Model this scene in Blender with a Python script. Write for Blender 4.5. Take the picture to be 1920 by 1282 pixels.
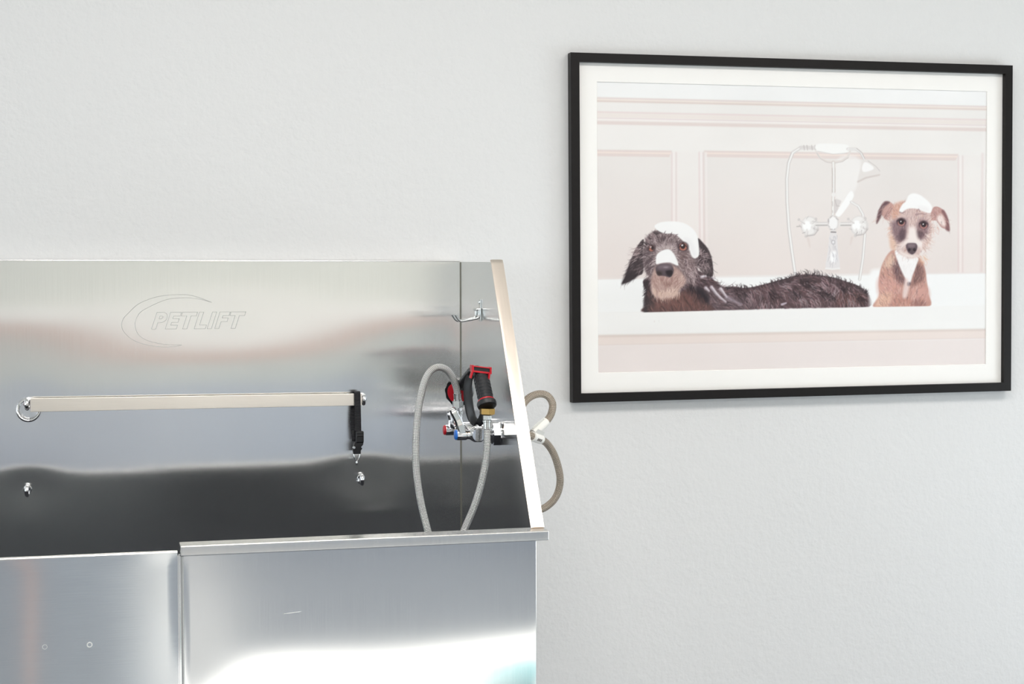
import bpy, bmesh, math, random
import numpy as np
from mathutils import Vector, Matrix

for o in list(bpy.data.objects):
    bpy.data.objects.remove(o)
SC = bpy.context.scene
COL = SC.collection
PI = math.pi

# ------------------------------------------------------------------ camera, world, light, exposure
cam_d = bpy.data.cameras.new('camera')
cam_d.sensor_width = 36.0
cam_d.lens = 36.0 * 3000 / 1920
cam_d.clip_start = 0.02
cam = bpy.data.objects.new('camera', cam_d)
COL.objects.link(cam)
yaw, pitch, roll = math.radians(14.51937), math.radians(2.20282), math.radians(-0.09093)
fw = Vector((math.sin(yaw) * math.cos(pitch), math.cos(yaw) * math.cos(pitch), -math.sin(pitch)))
rt = Vector((math.cos(yaw), -math.sin(yaw), 0))
up = rt.cross(fw)
r2 = rt * math.cos(roll) + up * math.sin(roll)
u2 = -rt * math.sin(roll) + up * math.cos(roll)
mw = Matrix((r2, u2, -fw)).transposed().to_4x4()
mw.translation = Vector((0, -3.34, 1.40))
cam.matrix_world = mw
SC.camera = cam

world = bpy.data.worlds.new('world')
SC.world = world
world.use_nodes = True
world.node_tree.nodes['Background'].inputs[0].default_value = (0.75, 0.85, 1.0, 1)
world.node_tree.nodes['Background'].inputs[1].default_value = 1.0


def area(name, loc, size, power, color, aim):
    d = bpy.data.lights.new(name, 'AREA')
    d.shape = 'RECTANGLE'
    d.size, d.size_y = size
    d.energy = power
    d.color = color
    o = bpy.data.objects.new(name, d)
    COL.objects.link(o)
    o.location = loc
    o.rotation_euler = (Vector(aim) - Vector(loc)).to_track_quat('-Z', 'Y').to_euler()
    return o


WARM, COOL = (1.0, 0.955, 0.91), (0.84, 0.93, 1.0)
area('ceiling_lamp_near_tub', (0.3, -1.75, 2.78), (1.2, 0.6), 32, WARM, (0.3, -1.75, 0))
area('ceiling_lamp_near_picture', (2.2, -1.75, 2.78), (1.2, 0.6), 24, WARM, (2.2, -1.75, 0))
area('ceiling_lamp_far', (0.3, -5.0, 2.78), (1.2, 0.6), 36, WARM, (0.3, -5.0, 0))
area('ceiling_lamp_far_right', (2.2, -5.0, 2.78), (1.2, 0.6), 36, WARM, (2.2, -5.0, 0))
area('daylight_left_window', (-2.55, -1.9, 1.55), (1.6, 1.4), 36, COOL, (0.6, -1.4, 1.2))
area('daylight_right_door', (3.85, -1.3, 0.75), (1.2, 1.2), 32, COOL, (1.5, -0.8, 0.6))
sd = bpy.data.lights.new('sun', 'SUN')
sd.energy = 11.0
sd.angle = math.radians(0.6)
sd.color = (1.0, 0.97, 0.92)
so = bpy.data.objects.new('sun', sd)
COL.objects.link(so)
so.location = (-8, -3.6, 5)
so.rotation_euler = Vector((math.cos(math.radians(25)), 0, -math.sin(math.radians(25)))).to_track_quat('-Z', 'Y').to_euler()

SC.view_settings.view_transform = 'Standard'
SC.view_settings.look = 'None'
SC.view_settings.exposure = 0.0
SC.view_settings.gamma = 1.0
SC.view_settings.use_curve_mapping = False
SC.cycles.max_bounces = 20
SC.cycles.glossy_bounces = 8
PRINT_LIGHT = np.array((0.985, 0.985, 0.965))               # light level the print's inks are balanced for


# ------------------------------------------------------------------ helpers: materials
def lin(c):
    return tuple((x / 255 / 12.92) if x / 255 <= 0.04045 else ((x / 255 + 0.055) / 1.055) ** 2.4 for x in c)


def new_mat(name):
    m = bpy.data.materials.new(name)
    m.use_nodes = True
    nt = m.node_tree
    return m, nt, nt.nodes, nt.links, nt.nodes['Principled BSDF']


def simple(name, rgb, rough=0.5, metal=0.0, noise=0.0, nscale=60, bump=0.0, spec=0.5, coat=0.0):
    m, nt, N, Lk, b = new_mat(name)
    c = lin(rgb)
    b.inputs['Base Color'].default_value = (*c, 1)
    b.inputs['Roughness'].default_value = rough
    b.inputs['Metallic'].default_value = metal
    b.inputs['Specular IOR Level'].default_value = spec
    b.inputs['Coat Weight'].default_value = coat
    if noise or bump:
        tc = N.new('ShaderNodeTexCoord')
        n = N.new('ShaderNodeTexNoise')
        n.inputs['Scale'].default_value = nscale
        n.inputs['Detail'].default_value = 4
        Lk.new(tc.outputs['Object'], n.inputs['Vector'])
        if noise:
            mr = N.new('ShaderNodeMapRange')
            mr.inputs[3].default_value = 1 - noise
            mr.inputs[4].default_value = 1 + noise
            mx = N.new('ShaderNodeVectorMath')
            mx.operation = 'SCALE'
            mx.inputs[0].default_value = c
            Lk.new(n.outputs['Fac'], mr.inputs[0])
            Lk.new(mr.outputs[0], mx.inputs['Scale'])
            Lk.new(mx.outputs[0], b.inputs['Base Color'])
        if bump:
            bp = N.new('ShaderNodeBump')
            bp.inputs['Strength'].default_value = 1.0
            bp.inputs['Distance'].default_value = bump
            Lk.new(n.outputs['Fac'], bp.inputs['Height'])
            Lk.new(bp.outputs[0], b.inputs['Normal'])
    return m


def brushed(name, rgb, rough=0.2, aniso=0.6, grain=(900, 9), var=0.05, bump=0.00001, tint=0.04):
    """Brushed steel: the grain runs along V of the panel's UVs, the sheen spreads along U."""
    m, nt, N, Lk, b = new_mat(name)
    b.inputs['Metallic'].default_value = 1.0
    b.inputs['Anisotropic'].default_value = aniso
    uv = N.new('ShaderNodeUVMap')
    uv.uv_map = 'UVMap'
    tg = N.new('ShaderNodeTangent')
    tg.direction_type = 'UV_MAP'
    tg.uv_map = 'UVMap'
    Lk.new(tg.outputs[0], b.inputs['Tangent'])
    mp = N.new('ShaderNodeMapping')
    mp.inputs['Scale'].default_value = (grain[0], grain[1], 1)
    Lk.new(uv.outputs[0], mp.inputs['Vector'])
    n = N.new('ShaderNodeTexNoise')
    n.inputs['Scale'].default_value = 1.0
    n.inputs['Detail'].default_value = 3
    Lk.new(mp.outputs[0], n.inputs['Vector'])
    big = N.new('ShaderNodeTexNoise')          # slow patches of wear in the polish
    big.inputs['Scale'].default_value = 5
    big.inputs['Detail'].default_value = 2
    Lk.new(uv.outputs[0], big.inputs['Vector'])
    r = N.new('ShaderNodeMapRange')
    r.inputs[3].default_value = rough * 0.85
    r.inputs[4].default_value = rough * 1.15
    Lk.new(n.outputs['Fac'], r.inputs[0])
    Lk.new(r.outputs[0], b.inputs['Roughness'])
    c = lin(rgb)
    mr = N.new('ShaderNodeMapRange')
    mr.inputs[3].default_value = 1 - var
    mr.inputs[4].default_value = 1 + var
    Lk.new(n.outputs['Fac'], mr.inputs[0])
    mr2 = N.new('ShaderNodeMapRange')
    mr2.inputs[3].default_value = 1 - tint
    mr2.inputs[4].default_value = 1 + tint
    Lk.new(big.outputs['Fac'], mr2.inputs[0])
    mul = N.new('ShaderNodeMath')
    mul.operation = 'MULTIPLY'
    Lk.new(mr.outputs[0], mul.inputs[0])
    Lk.new(mr2.outputs[0], mul.inputs[1])
    mx = N.new('ShaderNodeVectorMath')
    mx.operation = 'SCALE'
    mx.inputs[0].default_value = c
    Lk.new(mul.outputs[0], mx.inputs['Scale'])
    Lk.new(mx.outputs[0], b.inputs['Base Color'])
    bp = N.new('ShaderNodeBump')
    bp.inputs['Distance'].default_value = bump
    Lk.new(n.outputs['Fac'], bp.inputs['Height'])
    Lk.new(bp.outputs[0], b.inputs['Normal'])
    return m


def braid(name, rgb_hi, rgb_lo, rough=0.35):
    """Woven wire sleeve: crossed diagonal strands from the tube's UVs (u round, v along in metres)."""
    m, nt, N, Lk, b = new_mat(name)
    b.inputs['Metallic'].default_value = 0.85
    b.inputs['Roughness'].default_value = rough
    uv = N.new('ShaderNodeUVMap')
    uv.uv_map = 'UVMap'
    sp = N.new('ShaderNodeSeparateXYZ')
    Lk.new(uv.outputs[0], sp.inputs[0])

    def mth(op, a, bb):
        x = N.new('ShaderNodeMath')
        x.operation = op
        for i, v in enumerate((a, bb)):
            if isinstance(v, (int, float)):
                x.inputs[i].default_value = v
            else:
                Lk.new(v, x.inputs[i])
        return x.outputs[0]
    k = 2 * PI
    a = mth('MULTIPLY', sp.outputs[0], k * 9)
    v = mth('MULTIPLY', sp.outputs[1], k * 190)
    s1 = mth('SINE', mth('ADD', a, v), 0)
    s2 = mth('SINE', mth('SUBTRACT', a, v), 0)
    h = mth('MULTIPLY', s1, s2)
    mr = N.new('ShaderNodeMapRange')
    mr.inputs[1].default_value = -0.8
    mr.inputs[2].default_value = 0.6
    Lk.new(h, mr.inputs[0])
    mix = N.new('ShaderNodeMix')
    mix.data_type = 'RGBA'
    mix.inputs[6].default_value = (*lin(rgb_lo), 1)
    mix.inputs[7].default_value = (*lin(rgb_hi), 1)
    Lk.new(mr.outputs[0], mix.inputs[0])
    Lk.new(mix.outputs[2], b.inputs['Base Color'])
    bp = N.new('ShaderNodeBump')
    bp.inputs['Distance'].default_value = 0.0005
    Lk.new(h, bp.inputs['Height'])
    Lk.new(bp.outputs[0], b.inputs['Normal'])
    return m


# ------------------------------------------------------------------ helpers: meshes (world coordinates in, local out)
def uv_layer(bm):
    return bm.loops.layers.uv.get('UVMap') or bm.loops.layers.uv.new('UVMap')


def emit(name, bm, m, parent=None, smooth=True, sharp=35):
    me = bpy.data.meshes.new(name)
    uv_layer(bm)
    bmesh.ops.recalc_face_normals(bm, faces=bm.faces[:])
    bm.to_mesh(me)
    bm.free()
    me.materials.append(m)
    o = bpy.data.objects.new(name, me)
    COL.objects.link(o)
    if parent is not None:
        p = parent
        off = Vector((0, 0, 0))
        while p is not None:
            off += Vector(p.location)
            p = p.parent
        me.transform(Matrix.Translation(-off))
        o.parent = parent
    if smooth:
        for f in me.polygons:
            f.use_smooth = True
        me.set_sharp_from_angle(angle=math.radians(sharp))
        if len(me.polygons) < 3000:
            wn = o.modifiers.new('weighted_normals', 'WEIGHTED_NORMAL')
            wn.keep_sharp = True
    return o


def box_uv(bm, faces, swap=False):
    uvl = uv_layer(bm)
    for f in faces:
        n = f.normal
        ax = max(range(3), key=lambda i: abs(n[i]))
        for lp in f.loops:
            c = lp.vert.co
            if ax == 1:
                u, v = c.x, c.z
            elif ax == 0:
                u, v = c.y, c.z
            else:
                u, v = c.y, c.x
            lp[uvl].uv = (v, u) if swap else (u, v)


def box(bm, lo, hi, bev=0.0, seg=2, swap=False):
    ret = bmesh.ops.create_cube(bm, size=1.0)
    vs = ret['verts']
    for v in vs:
        v.co = Vector(((lo[i] + hi[i]) / 2 + v.co[i] * (hi[i] - lo[i]) for i in range(3)))
    if bev:
        es = list({e for v in vs for e in v.link_edges})
        bmesh.ops.bevel(bm, geom=es, offset=bev, segments=seg, affect='EDGES', profile=0.5)
    bm.normal_update()
    box_uv(bm, bm.faces[:], swap)


def frame_of(t):
    t = t.normalized()
    a = Vector((0, 0, 1)) if abs(t.z) < 0.9 else Vector((1, 0, 0))
    x = t.cross(a).normalized()
    return x, t.cross(x).normalized()


def spline(pts, n=8):
    """Catmull-Rom through the points."""
    P = [Vector(p) for p in pts]
    P = [P[0] * 2 - P[1]] + P + [P[-1] * 2 - P[-2]]
    out = []
    for i in range(1, len(P) - 2):
        p0, p1, p2, p3 = P[i - 1:i + 3]
        for k in range(n):
            t = k / n
            out.append(0.5 * ((2 * p1) + (p2 - p0) * t + (2 * p0 - 5 * p1 + 4 * p2 - p3) * t * t
                              + (3 * p1 - p0 - 3 * p2 + p3) * t ** 3))
    out.append(P[-2])
    return out


def tube(bm, pts, rad, seg=16, cap=True, closed=False, round_cap=False):
    P = [Vector(p) for p in pts]
    n = len(P)
    R = rad if hasattr(rad, '__len__') else [rad] * n
    uvl = uv_layer(bm)
    rings, dist, d = [], [], 0.0
    ref = None
    for i in range(n):
        if closed:
            t = P[(i + 1) % n] - P[i - 1]
        else:
            t = P[min(i + 1, n - 1)] - P[max(i - 1, 0)]
        t.normalize()
        if ref is None:
            x, y = frame_of(t)
        else:
            x = (ref - t * ref.dot(t)).normalized()
            y = t.cross(x)
        ref = x
        if i:
            d += (P[i] - P[i - 1]).length
        dist.append(d)
        rings.append([bm.verts.new(P[i] + (x * math.cos(2 * PI * k / seg) + y * math.sin(2 * PI * k / seg)) * R[i])
                      for k in range(seg)])
    m = n if closed else n - 1
    for i in range(m):
        a, b = rings[i], rings[(i + 1) % n]
        for k in range(seg):
            f = bm.faces.new((a[k], a[(k + 1) % seg], b[(k + 1) % seg], b[k]))
            v1 = dist[i + 1] if i + 1 < n else d + (P[0] - P[-1]).length
            for lp, uv in zip(f.loops, ((k / seg, dist[i]), ((k + 1) / seg, dist[i]), ((k + 1) / seg, v1), (k / seg, v1))):
                lp[uvl].uv = uv
    if cap and not closed:
        bm.faces.new(list(reversed(rings[0])))
        bm.faces.new(rings[-1])


def lathe(bm, p0, axis, prof, seg=24):
    """prof: (distance along the axis, radius) pairs."""
    A = Vector(axis).normalized()
    P = Vector(p0)
    x, y = frame_of(A)
    rings = []
    for s, r in prof:
        rings.append([bm.verts.new(P + A * s + (x * math.cos(2 * PI * k / seg) + y * math.sin(2 * PI * k / seg)) * max(r, 1e-5))
                      for k in range(seg)])
    for a, b in zip(rings, rings[1:]):
        for k in range(seg):
            bm.faces.new((a[k], a[(k + 1) % seg], b[(k + 1) % seg], b[k]))
    bm.faces.new(list(reversed(rings[0])))
    bm.faces.new(rings[-1])


def prism(bm, poly, direction, bev=0.0):
    """poly: world points of one face, pushed along direction."""
    d = Vector(direction)
    a = [bm.verts.new(Vector(p)) for p in poly]
    b = [bm.verts.new(Vector(p) + d) for p in poly]
    fs = [bm.faces.new(a), bm.faces.new(list(reversed(b)))]
    n = len(poly)
    for i in range(n):
        fs.append(bm.faces.new((a[i], b[i], b[(i + 1) % n], a[(i + 1) % n])))
    bmesh.ops.recalc_face_normals(bm, faces=fs)
    if bev:
        es = list({e for f in fs for e in f.edges})
        bmesh.ops.bevel(bm, geom=es, offset=bev, segments=2, affect='EDGES', profile=0.5)
    bm.normal_update()


def strip(bm, pts, widths, thick, wdir):
    """A strap or lever of rectangular section swept along pts; wdir is the direction of its width."""
    P = [Vector(p) for p in pts]
    n = len(P)
    W = widths if hasattr(widths, '__len__') else [widths] * n
    T = thick if hasattr(thick, '__len__') else [thick] * n
    rings = []
    for i in range(n):
        t = (P[min(i + 1, n - 1)] - P[max(i - 1, 0)]).normalized()
        w = Vector(wdir)
        w = (w - t * w.dot(t)).normalized()
        h = t.cross(w)
        a, c = w * W[i] / 2, h * T[i] / 2
        k = 0.62
        rings.append([bm.verts.new(P[i] + q) for q in (a + c * k, a * k + c, -a * k + c, -a + c * k, -a - c * k, -a * k - c, a * k - c, a - c * k)])
    for a, b in zip(rings, rings[1:]):
        for k in range(8):
            bm.faces.new((a[k], a[(k + 1) % 8], b[(k + 1) % 8], b[k]))
    bm.faces.new(list(reversed(rings[0])))
    bm.faces.new(rings[-1])


def empty(name, loc, label, cat, group=None):
    o = bpy.data.objects.new(name, None)
    COL.objects.link(o)
    o.location = loc
    o.empty_display_size = 0.05
    o['label'] = label
    o['category'] = cat
    if group:
        o['group'] = group
    return o


def struct(name, lo, hi, m, bev=0.0):
    bm = bmesh.new()
    box(bm, lo, hi, bev)
    o = emit(name, bm, m, smooth=False)
    o['kind'] = 'structure'
    return o


# ------------------------------------------------------------------ materials
def wall_paint(name, rgb):
    m, nt, N, Lk, b = new_mat(name)
    b.inputs['Base Color'].default_value = (*lin(rgb), 1)
    b.inputs['Roughness'].default_value = 0.55
    b.inputs['Specular IOR Level'].default_value = 0.35
    tc = N.new('ShaderNodeTexCoord')
    n1 = N.new('ShaderNodeTexNoise')
    n1.inputs['Scale'].default_value = 90
    n1.inputs['Detail'].default_value = 3
    n1.inputs['Roughness'].default_value = 0.55
    Lk.new(tc.outputs['Object'], n1.inputs['Vector'])
    v = N.new('ShaderNodeTexNoise')
    v.inputs['Scale'].default_value = 38
    v.inputs['Detail'].default_value = 2
    Lk.new(tc.outputs['Object'], v.inputs['Vector'])
    ad = N.new('ShaderNodeMath')
    ad.operation = 'ADD'
    Lk.new(n1.outputs['Fac'], ad.inputs[0])
    Lk.new(v.outputs['Fac'], ad.inputs[1])
    bp = N.new('ShaderNodeBump')
    bp.inputs['Strength'].default_value = 0.5
    bp.inputs['Distance'].default_value = 0.0022
    Lk.new(ad.outputs[0], bp.inputs['Height'])
    Lk.new(bp.outputs[0], b.inputs['Normal'])
    return m


M_WALL = wall_paint('orange_peel_wall_paint', (219, 219, 219))
M_WALL2 = simple('room_wall_paint', (222, 223, 221), 0.7, noise=0.02, nscale=3)
M_BLUEG = simple('blue_grey_paint', (180, 190, 204), 0.6, noise=0.02, nscale=3)
M_TRIMW = simple('white_trim_paint', (246, 245, 242), 0.5, noise=0.01, nscale=5)
M_TRIMP = simple('pale_pink_reflected', (222, 186, 174), 0.5, noise=0.03, nscale=20)
M_CEIL = simple('ceiling_paint', (238, 236, 230), 0.8, noise=0.01, nscale=5)


def floor_mat():
    m, nt, N, Lk, b = new_mat('floor_tiles')
    b.inputs['Roughness'].default_value = 0.45
    tc = N.new('ShaderNodeTexCoord')
    br = N.new('ShaderNodeTexBrick')
    br.offset = 0.0
    br.inputs['Color1'].default_value = (*lin((148, 153, 160)), 1)
    br.inputs['Color2'].default_value = (*lin((143, 148, 155)), 1)
    br.inputs['Mortar'].default_value = (*lin((122, 126, 132)), 1)
    br.inputs['Scale'].default_value = 1.0
    br.inputs['Mortar Size'].default_value = 0.004
    br.inputs['Brick Width'].default_value = 0.6
    br.inputs['Row Height'].default_value = 0.6
    Lk.new(tc.outputs['Object'], br.inputs['Vector'])
    Lk.new(br.outputs[0], b.inputs['Base Color'])
    return m


M_FLOOR = floor_mat()
M_FLOORW = simple('white_reflected_floor', (250, 249, 246), 0.4, noise=0.01, nscale=4)
M_FLOORT = simple('turquoise_reflected_floor', (90, 156, 162), 0.4, noise=0.02, nscale=4)

M_STEEL = brushed('brushed_steel_panel', (241, 241, 241), 0.155, 1.0)
M_STEEL_FRONT = brushed('brushed_steel_front', (232, 234, 236), 0.115, 0.9)
M_STEEL_DOOR = brushed('brushed_steel_door', (224, 228, 231), 0.14, 0.95, grain=(700, 14))
M_STEEL_EDGE = brushed('satin_steel_edge', (228, 227, 225), 0.2, 0.3, grain=(300, 12))
M_FLANGE = brushed('satin_steel_lamp_tint', (232, 219, 207), 0.3, 0.2, grain=(300, 12))  # warm ceiling-lamp reflection tinted into the flange's steel colour
M_BAR = brushed('satin_steel_bar', (238, 232, 224), 0.36, 0.5, grain=(1500, 12), var=0.07)
M_CHROME = simple('chrome', (236, 236, 238), 0.07, 1.0, noise=0.01)
M_ZINC = simple('zinc_plated_steel', (222, 225, 224), 0.2, 1.0, noise=0.03, nscale=200)
M_WELD = simple('dull_weld_metal', (214, 216, 214), 0.7, 0.3, noise=0.15, nscale=400)
M_DARKSTEEL = simple('dark_seam_sealant', (112, 110, 98), 0.6, 0.0, noise=0.15, nscale=80)
M_GROOVE = simple('pressed_groove_steel', (172, 174, 172), 0.4, 0.9, noise=0.05, nscale=100)
M_BRASS = simple('brass', (206, 170, 104), 0.25, 1.0, noise=0.03, nscale=100)
M_BRAID = braid('braided_steel_sleeve', (246, 245, 244), (96, 94, 94), 0.3)
M_BRAID_D = braid('braided_steel_sleeve_worn', (206, 192, 176), (104, 94, 84), 0.32)
M_BASIN = simple('dark_rubber_basin_liner', (46, 47, 54), 0.7, noise=0.1, nscale=60)
M_RUBBER = simple('black_rubber', (34, 35, 38), 0.45, noise=0.1, nscale=150)
M_BLACKP = simple('black_plastic', (22, 22, 25), 0.3, noise=0.05, nscale=120)
M_RED = simple('red_plastic', (196, 24, 40), 0.28, noise=0.04, nscale=100)
M_BLUE = simple('blue_plastic', (34, 112, 206), 0.3, noise=0.03, nscale=100)
M_PAPER = simple('white_tag_paper', (238, 236, 231), 0.7, noise=0.02, nscale=100)
M_INK = simple('grey_tag_ink', (96, 92, 90), 0.7, noise=0.05, nscale=100)
M_FRAME = simple('black_frame_wood', (21, 18, 18), 0.45, noise=0.12, nscale=90, bump=0.00008, spec=0.22)
M_MAT = simple('off_white_mat_card', (246, 244, 241), 0.85, noise=0.006, nscale=200)
M_BACKING = simple('brown_backing_board', (150, 120, 90), 0.8, noise=0.05, nscale=30)


def webbing_mat():
    m, nt, N, Lk, b = new_mat('black_nylon_webbing')
    b.inputs['Roughness'].default_value = 0.6
    tc = N.new('ShaderNodeTexCoord')
    sp = N.new('ShaderNodeSeparateXYZ')
    Lk.new(tc.outputs['Object'], sp.inputs[0])
    w = N.new('ShaderNodeMath')
    w.operation = 'MULTIPLY'
    w.inputs[1].default_value = 2 * PI / 0.0031
    Lk.new(sp.outputs[2], w.inputs[0])
    s = N.new('ShaderNodeMath')
    s.operation = 'SINE'
    Lk.new(w.outputs[0], s.inputs[0])
    mix = N.new('ShaderNodeMix')
    mix.data_type = 'RGBA'
    mix.inputs[6].default_value = (*lin((14, 14, 18)), 1)
    mix.inputs[7].default_value = (*lin((38, 38, 45)), 1)
    mr = N.new('ShaderNodeMapRange')
    mr.inputs[1].default_value = -1
    Lk.new(s.outputs[0], mr.inputs[0])
    Lk.new(mr.outputs[0], mix.inputs[0])
    Lk.new(mix.outputs[2], b.inputs['Base Color'])
    bp = N.new('ShaderNodeBump')
    bp.inputs['Distance'].default_value = 0.0005
    Lk.new(s.outputs[0], bp.inputs['Height'])
    Lk.new(bp.outputs[0], b.inputs['Normal'])
    return m


M_WEB = webbing_mat()


def glass_mat():
    m, nt, N, Lk, b = new_mat('picture_glass')
    N.remove(b)
    out = [n for n in N if n.type == 'OUTPUT_MATERIAL'][0]
    tr = N.new('ShaderNodeBsdfTransparent')
    gl = N.new('ShaderNodeBsdfGlossy')
    gl.inputs['Roughness'].default_value = 0.03
    mx = N.new('ShaderNodeMixShader')
    mx.inputs[0].default_value = 0.012              # anti-reflective picture glass
    Lk.new(tr.outputs[0], mx.inputs[1])
    Lk.new(gl.outputs[0], mx.inputs[2])
    Lk.new(mx.outputs[0], out.inputs['Surface'])
    return m


M_GLASS = glass_mat()

# ------------------------------------------------------------------ the room
X0, X1, YB, ZC = -2.6, 3.9, -6.5, 2.8
struct('wall_back', (X0 - 0.1, 0, 0), (X1 + 0.1, 0.1, ZC), M_WALL)
WY0, WY1, WZ0, WZ1 = -3.92, -3.22, 1.24, 2.36                     # window opening in the left wall
wl = bmesh.new()
for lo, hi in (((YB, 0), (WY0, ZC)), ((WY1, 0), (0, ZC)), ((WY0, 0), (WY1, WZ0)), ((WY0, WZ1), (WY1, ZC))):
    box(wl, (X0 - 0.1, lo[0], lo[1]), (X0, hi[0], hi[1]))
wlo = emit('wall_left', wl, M_WALL2, smooth=False)
wlo['kind'] = 'structure'
wf = bmesh.new()
for lo, hi in (((WY0, WZ0), (WY0 + 0.03, WZ1)), ((WY1 - 0.03, WZ0), (WY1, WZ1)), ((WY0, WZ0), (WY1, WZ0 + 0.03)), ((WY0, WZ1 - 0.03), (WY1, WZ1))):
    box(wf, (X0 - 0.07, lo[0], lo[1]), (X0 - 0.02, hi[0], hi[1]))
wfo = emit('window_1', wf, M_TRIMW, smooth=False)
wfo['kind'] = 'structure'
struct('wall_right', (X1, YB, 0), (X1 + 0.1, 0, ZC), M_WALL2)
struct('ceiling', (X0 - 0.1, YB - 0.1, ZC), (X1 + 0.1, 0.1, ZC + 0.1), M_CEIL)
fl = bmesh.new()
box(fl, (X0 - 0.1, YB - 0.1, -0.1), (X1 + 0.1, 0.1, 0))
fo = emit('floor', fl, M_FLOOR, smooth=False)
fo['kind'] = 'structure'
struct('reflection_strip_1', (X0, YB, 0), (X1, YB + 0.03, 0.96), M_BLUEG)          # unseen lower band added for the steel's blue-grey reflection
M_WALLF = simple('front_wall_paint', (214, 216, 210), 0.7, noise=0.02, nscale=3)
M_PALEG = simple('pale_grey_green_paint', (196, 203, 200), 0.6, noise=0.02, nscale=3)
struct('reflection_strip_10', (X0, YB, 0.74), (X1, YB + 0.032, 0.98), M_PALEG)  # pale band added to soften the step in the back panel's reflection
struct('reflection_strip_2', (X0, YB, 1.00), (X1, YB + 0.03, 1.10), M_TRIMP)  # pink band added only for the back panel to reflect
struct('reflection_strip_3', (X0, YB, 1.10), (X1, YB + 0.06, 1.26), M_TRIMW)  # white rail added for the bright band reflected in the back panel
struct('wall_front', (X0 - 0.1, YB - 0.1, 0), (X1 + 0.1, YB, ZC), M_WALLF)
struct('reflection_strip_4', (0.24, YB, 0), (0.51, YB + 0.05, 0.99), M_TRIMW)          # unseen white upright added to reflect in the tub's door panel
struct('reflection_strip_5', (-0.43, YB, 0), (-0.37, YB + 0.05, 0.99), M_TRIMP)  # pink upright added for the streak reflected in the door panel


def floor_strip(name, poly, m):
    b_ = bmesh.new()
    prism(b_, [(x, y, 0.0) for x, y in poly], (0, 0, 0.004))
    o = emit(name, b_, m, smooth=False)
    o['kind'] = 'structure'


floor_strip('reflection_strip_6', [(0.45, -3.95), (X1, -3.95), (X1, -2.4), (1.15, -2.4), (1.15, -3.45), (0.45, -3.45)][:4] + [(0.45, -2.4)], M_FLOORW)      # unseen white floor field added to reflect in the front panel
floor_strip('reflection_strip_7', [(0.15, -3.4), (0.36, -3.4), (0.51, -6.44), (0.24, -6.44)], M_FLOORW)  # white floor strip added for the light band in the door panel
floor_strip('reflection_strip_8', [(-0.29, -3.4), (-0.25, -3.4), (-0.37, -6.44), (-0.43, -6.44)], M_TRIMP)  # pink floor strip added to carry on the door panel's reflected streak
struct('reflection_strip_9', (1.30, -3.50, 0.0042), (X1, -2.6, 0.006), M_FLOORT)             # unseen turquoise patch added to tint the front panel's reflection
struct('baseboard_back', (0.8, -0.015, 0), (X1, 0, 0.1), M_TRIMW)

# ------------------------------------------------------------------ the grooming tub
TX0, TX1 = -0.72, 0.745          # inner faces of the two end panels
YF = -0.63                       # front face
tub = empty('grooming_tub', (0, -0.33, 0.0),
            'large brushed stainless steel pet grooming tub standing against the pale wall', 'tub')


def gauss(x, z, cx, cz, sx, sz):
    return np.exp(-((x - cx) / sx) ** 2 / 2 - ((z - cz) / sz) ** 2 / 2)


def sheet(lo_x, hi_x, lo_z, hi_z, y_front, y_back, nx, nz, dent, swap=False, ex=0.03):
    """A sheet with a wavy front and a flat back."""
    bm = bmesh.new()
    uvl = uv_layer(bm)
    xs = np.linspace(lo_x, hi_x, nx)
    zs = np.linspace(lo_z, hi_z, nz)
    XX, ZZ = np.meshgrid(xs, zs)
    D = dent(XX, ZZ)
    edge = np.minimum(1, np.minimum(np.minimum((XX - lo_x), (hi_x - XX)) / ex, np.minimum(ZZ - lo_z, hi_z - ZZ) / 0.02))
    D = D * np.clip(edge, 0, 1)
    V = [[bm.verts.new((XX[j, i], y_front + D[j, i], ZZ[j, i])) for i in range(nx)] for j in range(nz)]
    for j in range(nz - 1):
        for i in range(nx - 1):
            bm.faces.new((V[j][i], V[j][i + 1], V[j + 1][i + 1], V[j + 1][i]))
    rim = [V[0][i] for i in range(nx)] + [V[j][-1] for j in range(1, nz)] + [V[-1][i] for i in range(nx - 2, -1, -1)] + [V[j][0] for j in range(nz - 2, 0, -1)]
    back = [bm.verts.new((v.co.x, y_back, v.co.z)) for v in rim]
    n = len(rim)
    for i in range(n):
        bm.faces.new((rim[i], back[i], back[(i + 1) % n], rim[(i + 1) % n]))
    bm.faces.new(back)
    bm.normal_update()
    box_uv(bm, bm.faces[:], swap)
    return bm


def back_dent(x, z):
    d = 0.0011 * gauss(x, z, -0.139, 0.985, 0.045, 0.032) + 0.0011 * gauss(x, z, 0.532, 0.985, 0.055, 0.032)
    d += 0.0005 * gauss(x, z, -0.137, 1.157, 0.05, 0.035) + 0.0005 * gauss(x, z, 0.535, 1.153, 0.06, 0.035)
    bow = np.cos((x - 0.27) * 2 * PI / 0.95)
    d += 0.00045 * bow * np.sin((z - 1.27) * 2 * PI / 0.36) * np.exp(-((z - 1.31) / 0.11) ** 2)
    d += 0.0006 * gauss(x, z, 0.68, 1.22, 0.11, 0.05) - 0.0004 * gauss(x, z, 0.12, 1.2, 0.18, 0.05)
    return d


bp_ = emit('back_panel', sheet(TX0 - 0.012, TX1, 0.30, 1.4415, -0.030, -0.004, 180, 150, back_dent), M_STEEL, tub, sharp=30)

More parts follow.
